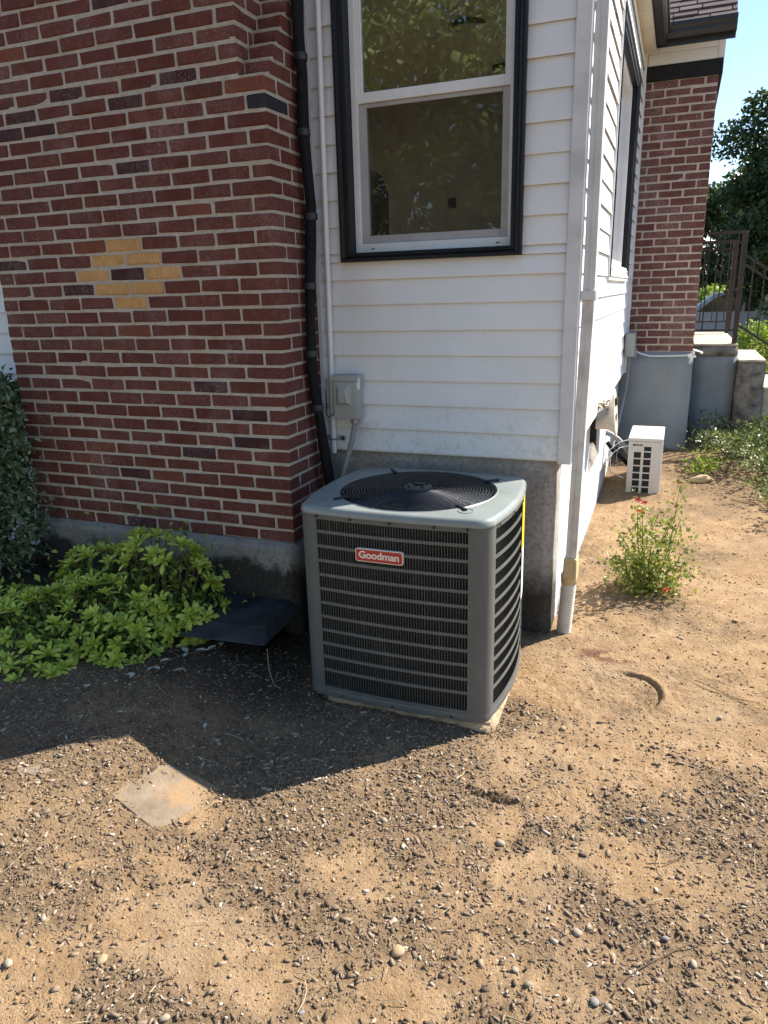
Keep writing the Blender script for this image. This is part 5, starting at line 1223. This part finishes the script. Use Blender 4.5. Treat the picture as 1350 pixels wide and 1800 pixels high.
def twig(x, y, l, an, k, r_, label, mat='stem', grp=None):
    pts = []
    for j in range(8):
        t_ = j/7; px, py = x+l*t_*math.cos(an+k*t_), y+l*t_*math.sin(an+k*t_); pts.append((px, py, float(ground_h(px, py))+.008+.004*math.sin(t_*9)))
    tag(MB().tube(pts, [r_*(1-.5*j/7) for j in range(8)], 5).build('twig', M[mat], None, True), label, 'twig', grp)
twig(1.70,-1.50,.36,1.15,-.35,.0022,'long thin brown twig in the right foreground')
twig(1.45,-1.66,.30,-.1,.5,.0022,'curved pale stem at the bottom edge of the picture','straw')
twig(1.76,-1.0,.16,.2,.5,.0022,'thin twig lying on the bark at the right','stem')
twig(1.55,-1.2,.12,1.0,.4,.0018,'short dark twig near the pale stone')
twig(1.92,.18,.30,-.55,.1,.0020,'thin straight twig on the dirt at the right edge')
twig(.92,-1.12,.20,.5,-.9,.0018,'bent pale stem on the mulch below the shadow','straw')
sk = MB().box(-.018,-.004,-.002,.018,.004,.002).build('bark_strip', M['stone_grey'], None, bevel=.001, mw=TRS((1.70,-.80,float(ground_h(1.70,-.80))+.010), .35)); tag(sk, 'flat grey splinter on the mulch at the right', 'splinter')
vn = thing('dry_vine', 'dried vine stem with curled pale leaves on the dark soil', 'vine', (-.45, -.65, -.5))
vp_ = [(-.45,-.746),(-.408,-.67),(-.38,-.58),(-.337,-.506),(-.272,-.44),(-.235,-.38)]; vpz = [(x, y, float(ground_h(x, y))+.02) for x, y in vp_]
MB().tube(vpz, .0025, 5).build('stem', M['stem'], vn)
def leaf_part(p, s, an, mat, parent, nm='leaf'):
    V = []; F = []; d = Vector((math.cos(an), math.sin(an), .25)); sd_ = Vector((-math.sin(an), math.cos(an), 0))
    for i, (t_, w_) in enumerate(((0,.05),(.3,.4),(.6,.45),(.85,.25),(1,.02))):
        c = Vector(p)+d*s*t_+Vector((0,0,-.2*s*t_*t_)); V += [c+sd_*w_*s/2+Vector((0,0,.12*s)), c, c-sd_*w_*s/2+Vector((0,0,.10*s))]
    for i in range(4): a_ = 3*i; F += [(a_,a_+3,a_+4,a_+1),(a_+1,a_+4,a_+5,a_+2)]
    return MB().add(V, F).build(nm, mat, parent, True)
for i, p in enumerate(vpz):
    for j in range(2): leaf_part(p, random.uniform(.035,.06), random.uniform(0,6.28), M['pale_leaf'], vn)
def leaf_on_ground(x, y, s, an, mat, label, grp=None):
    tag(leaf_part((x, y, float(ground_h(x, y))+.008), s, an, M[mat], None, 'fallen_leaf'), label, 'leaf', grp)
leaf_on_ground(-.315,-.646,.055,.5,'dry_leaf','curled tan leaf on the dark soil below the vine')
leaf_on_ground(.02,-.9,.035,1.9,'pale_leaf','small pale leaf on the shaded soil')
for (x, y) in ((-.9,-.95),(.35,-1.0),(.12,-.75),(-.3,-1.0),(.55,-.8),(1.75,1.0),(1.6,.95),(1.85,.6)): leaf_on_ground(x, y, random.uniform(.02,.035), random.uniform(0,6.28), random.choice(('dry_leaf','pale_leaf')), 'little dry leaf on the ground near the rose bush' if x > 1.5 else 'little dry leaf on the shaded soil left of the unit', 'little dry leaves')
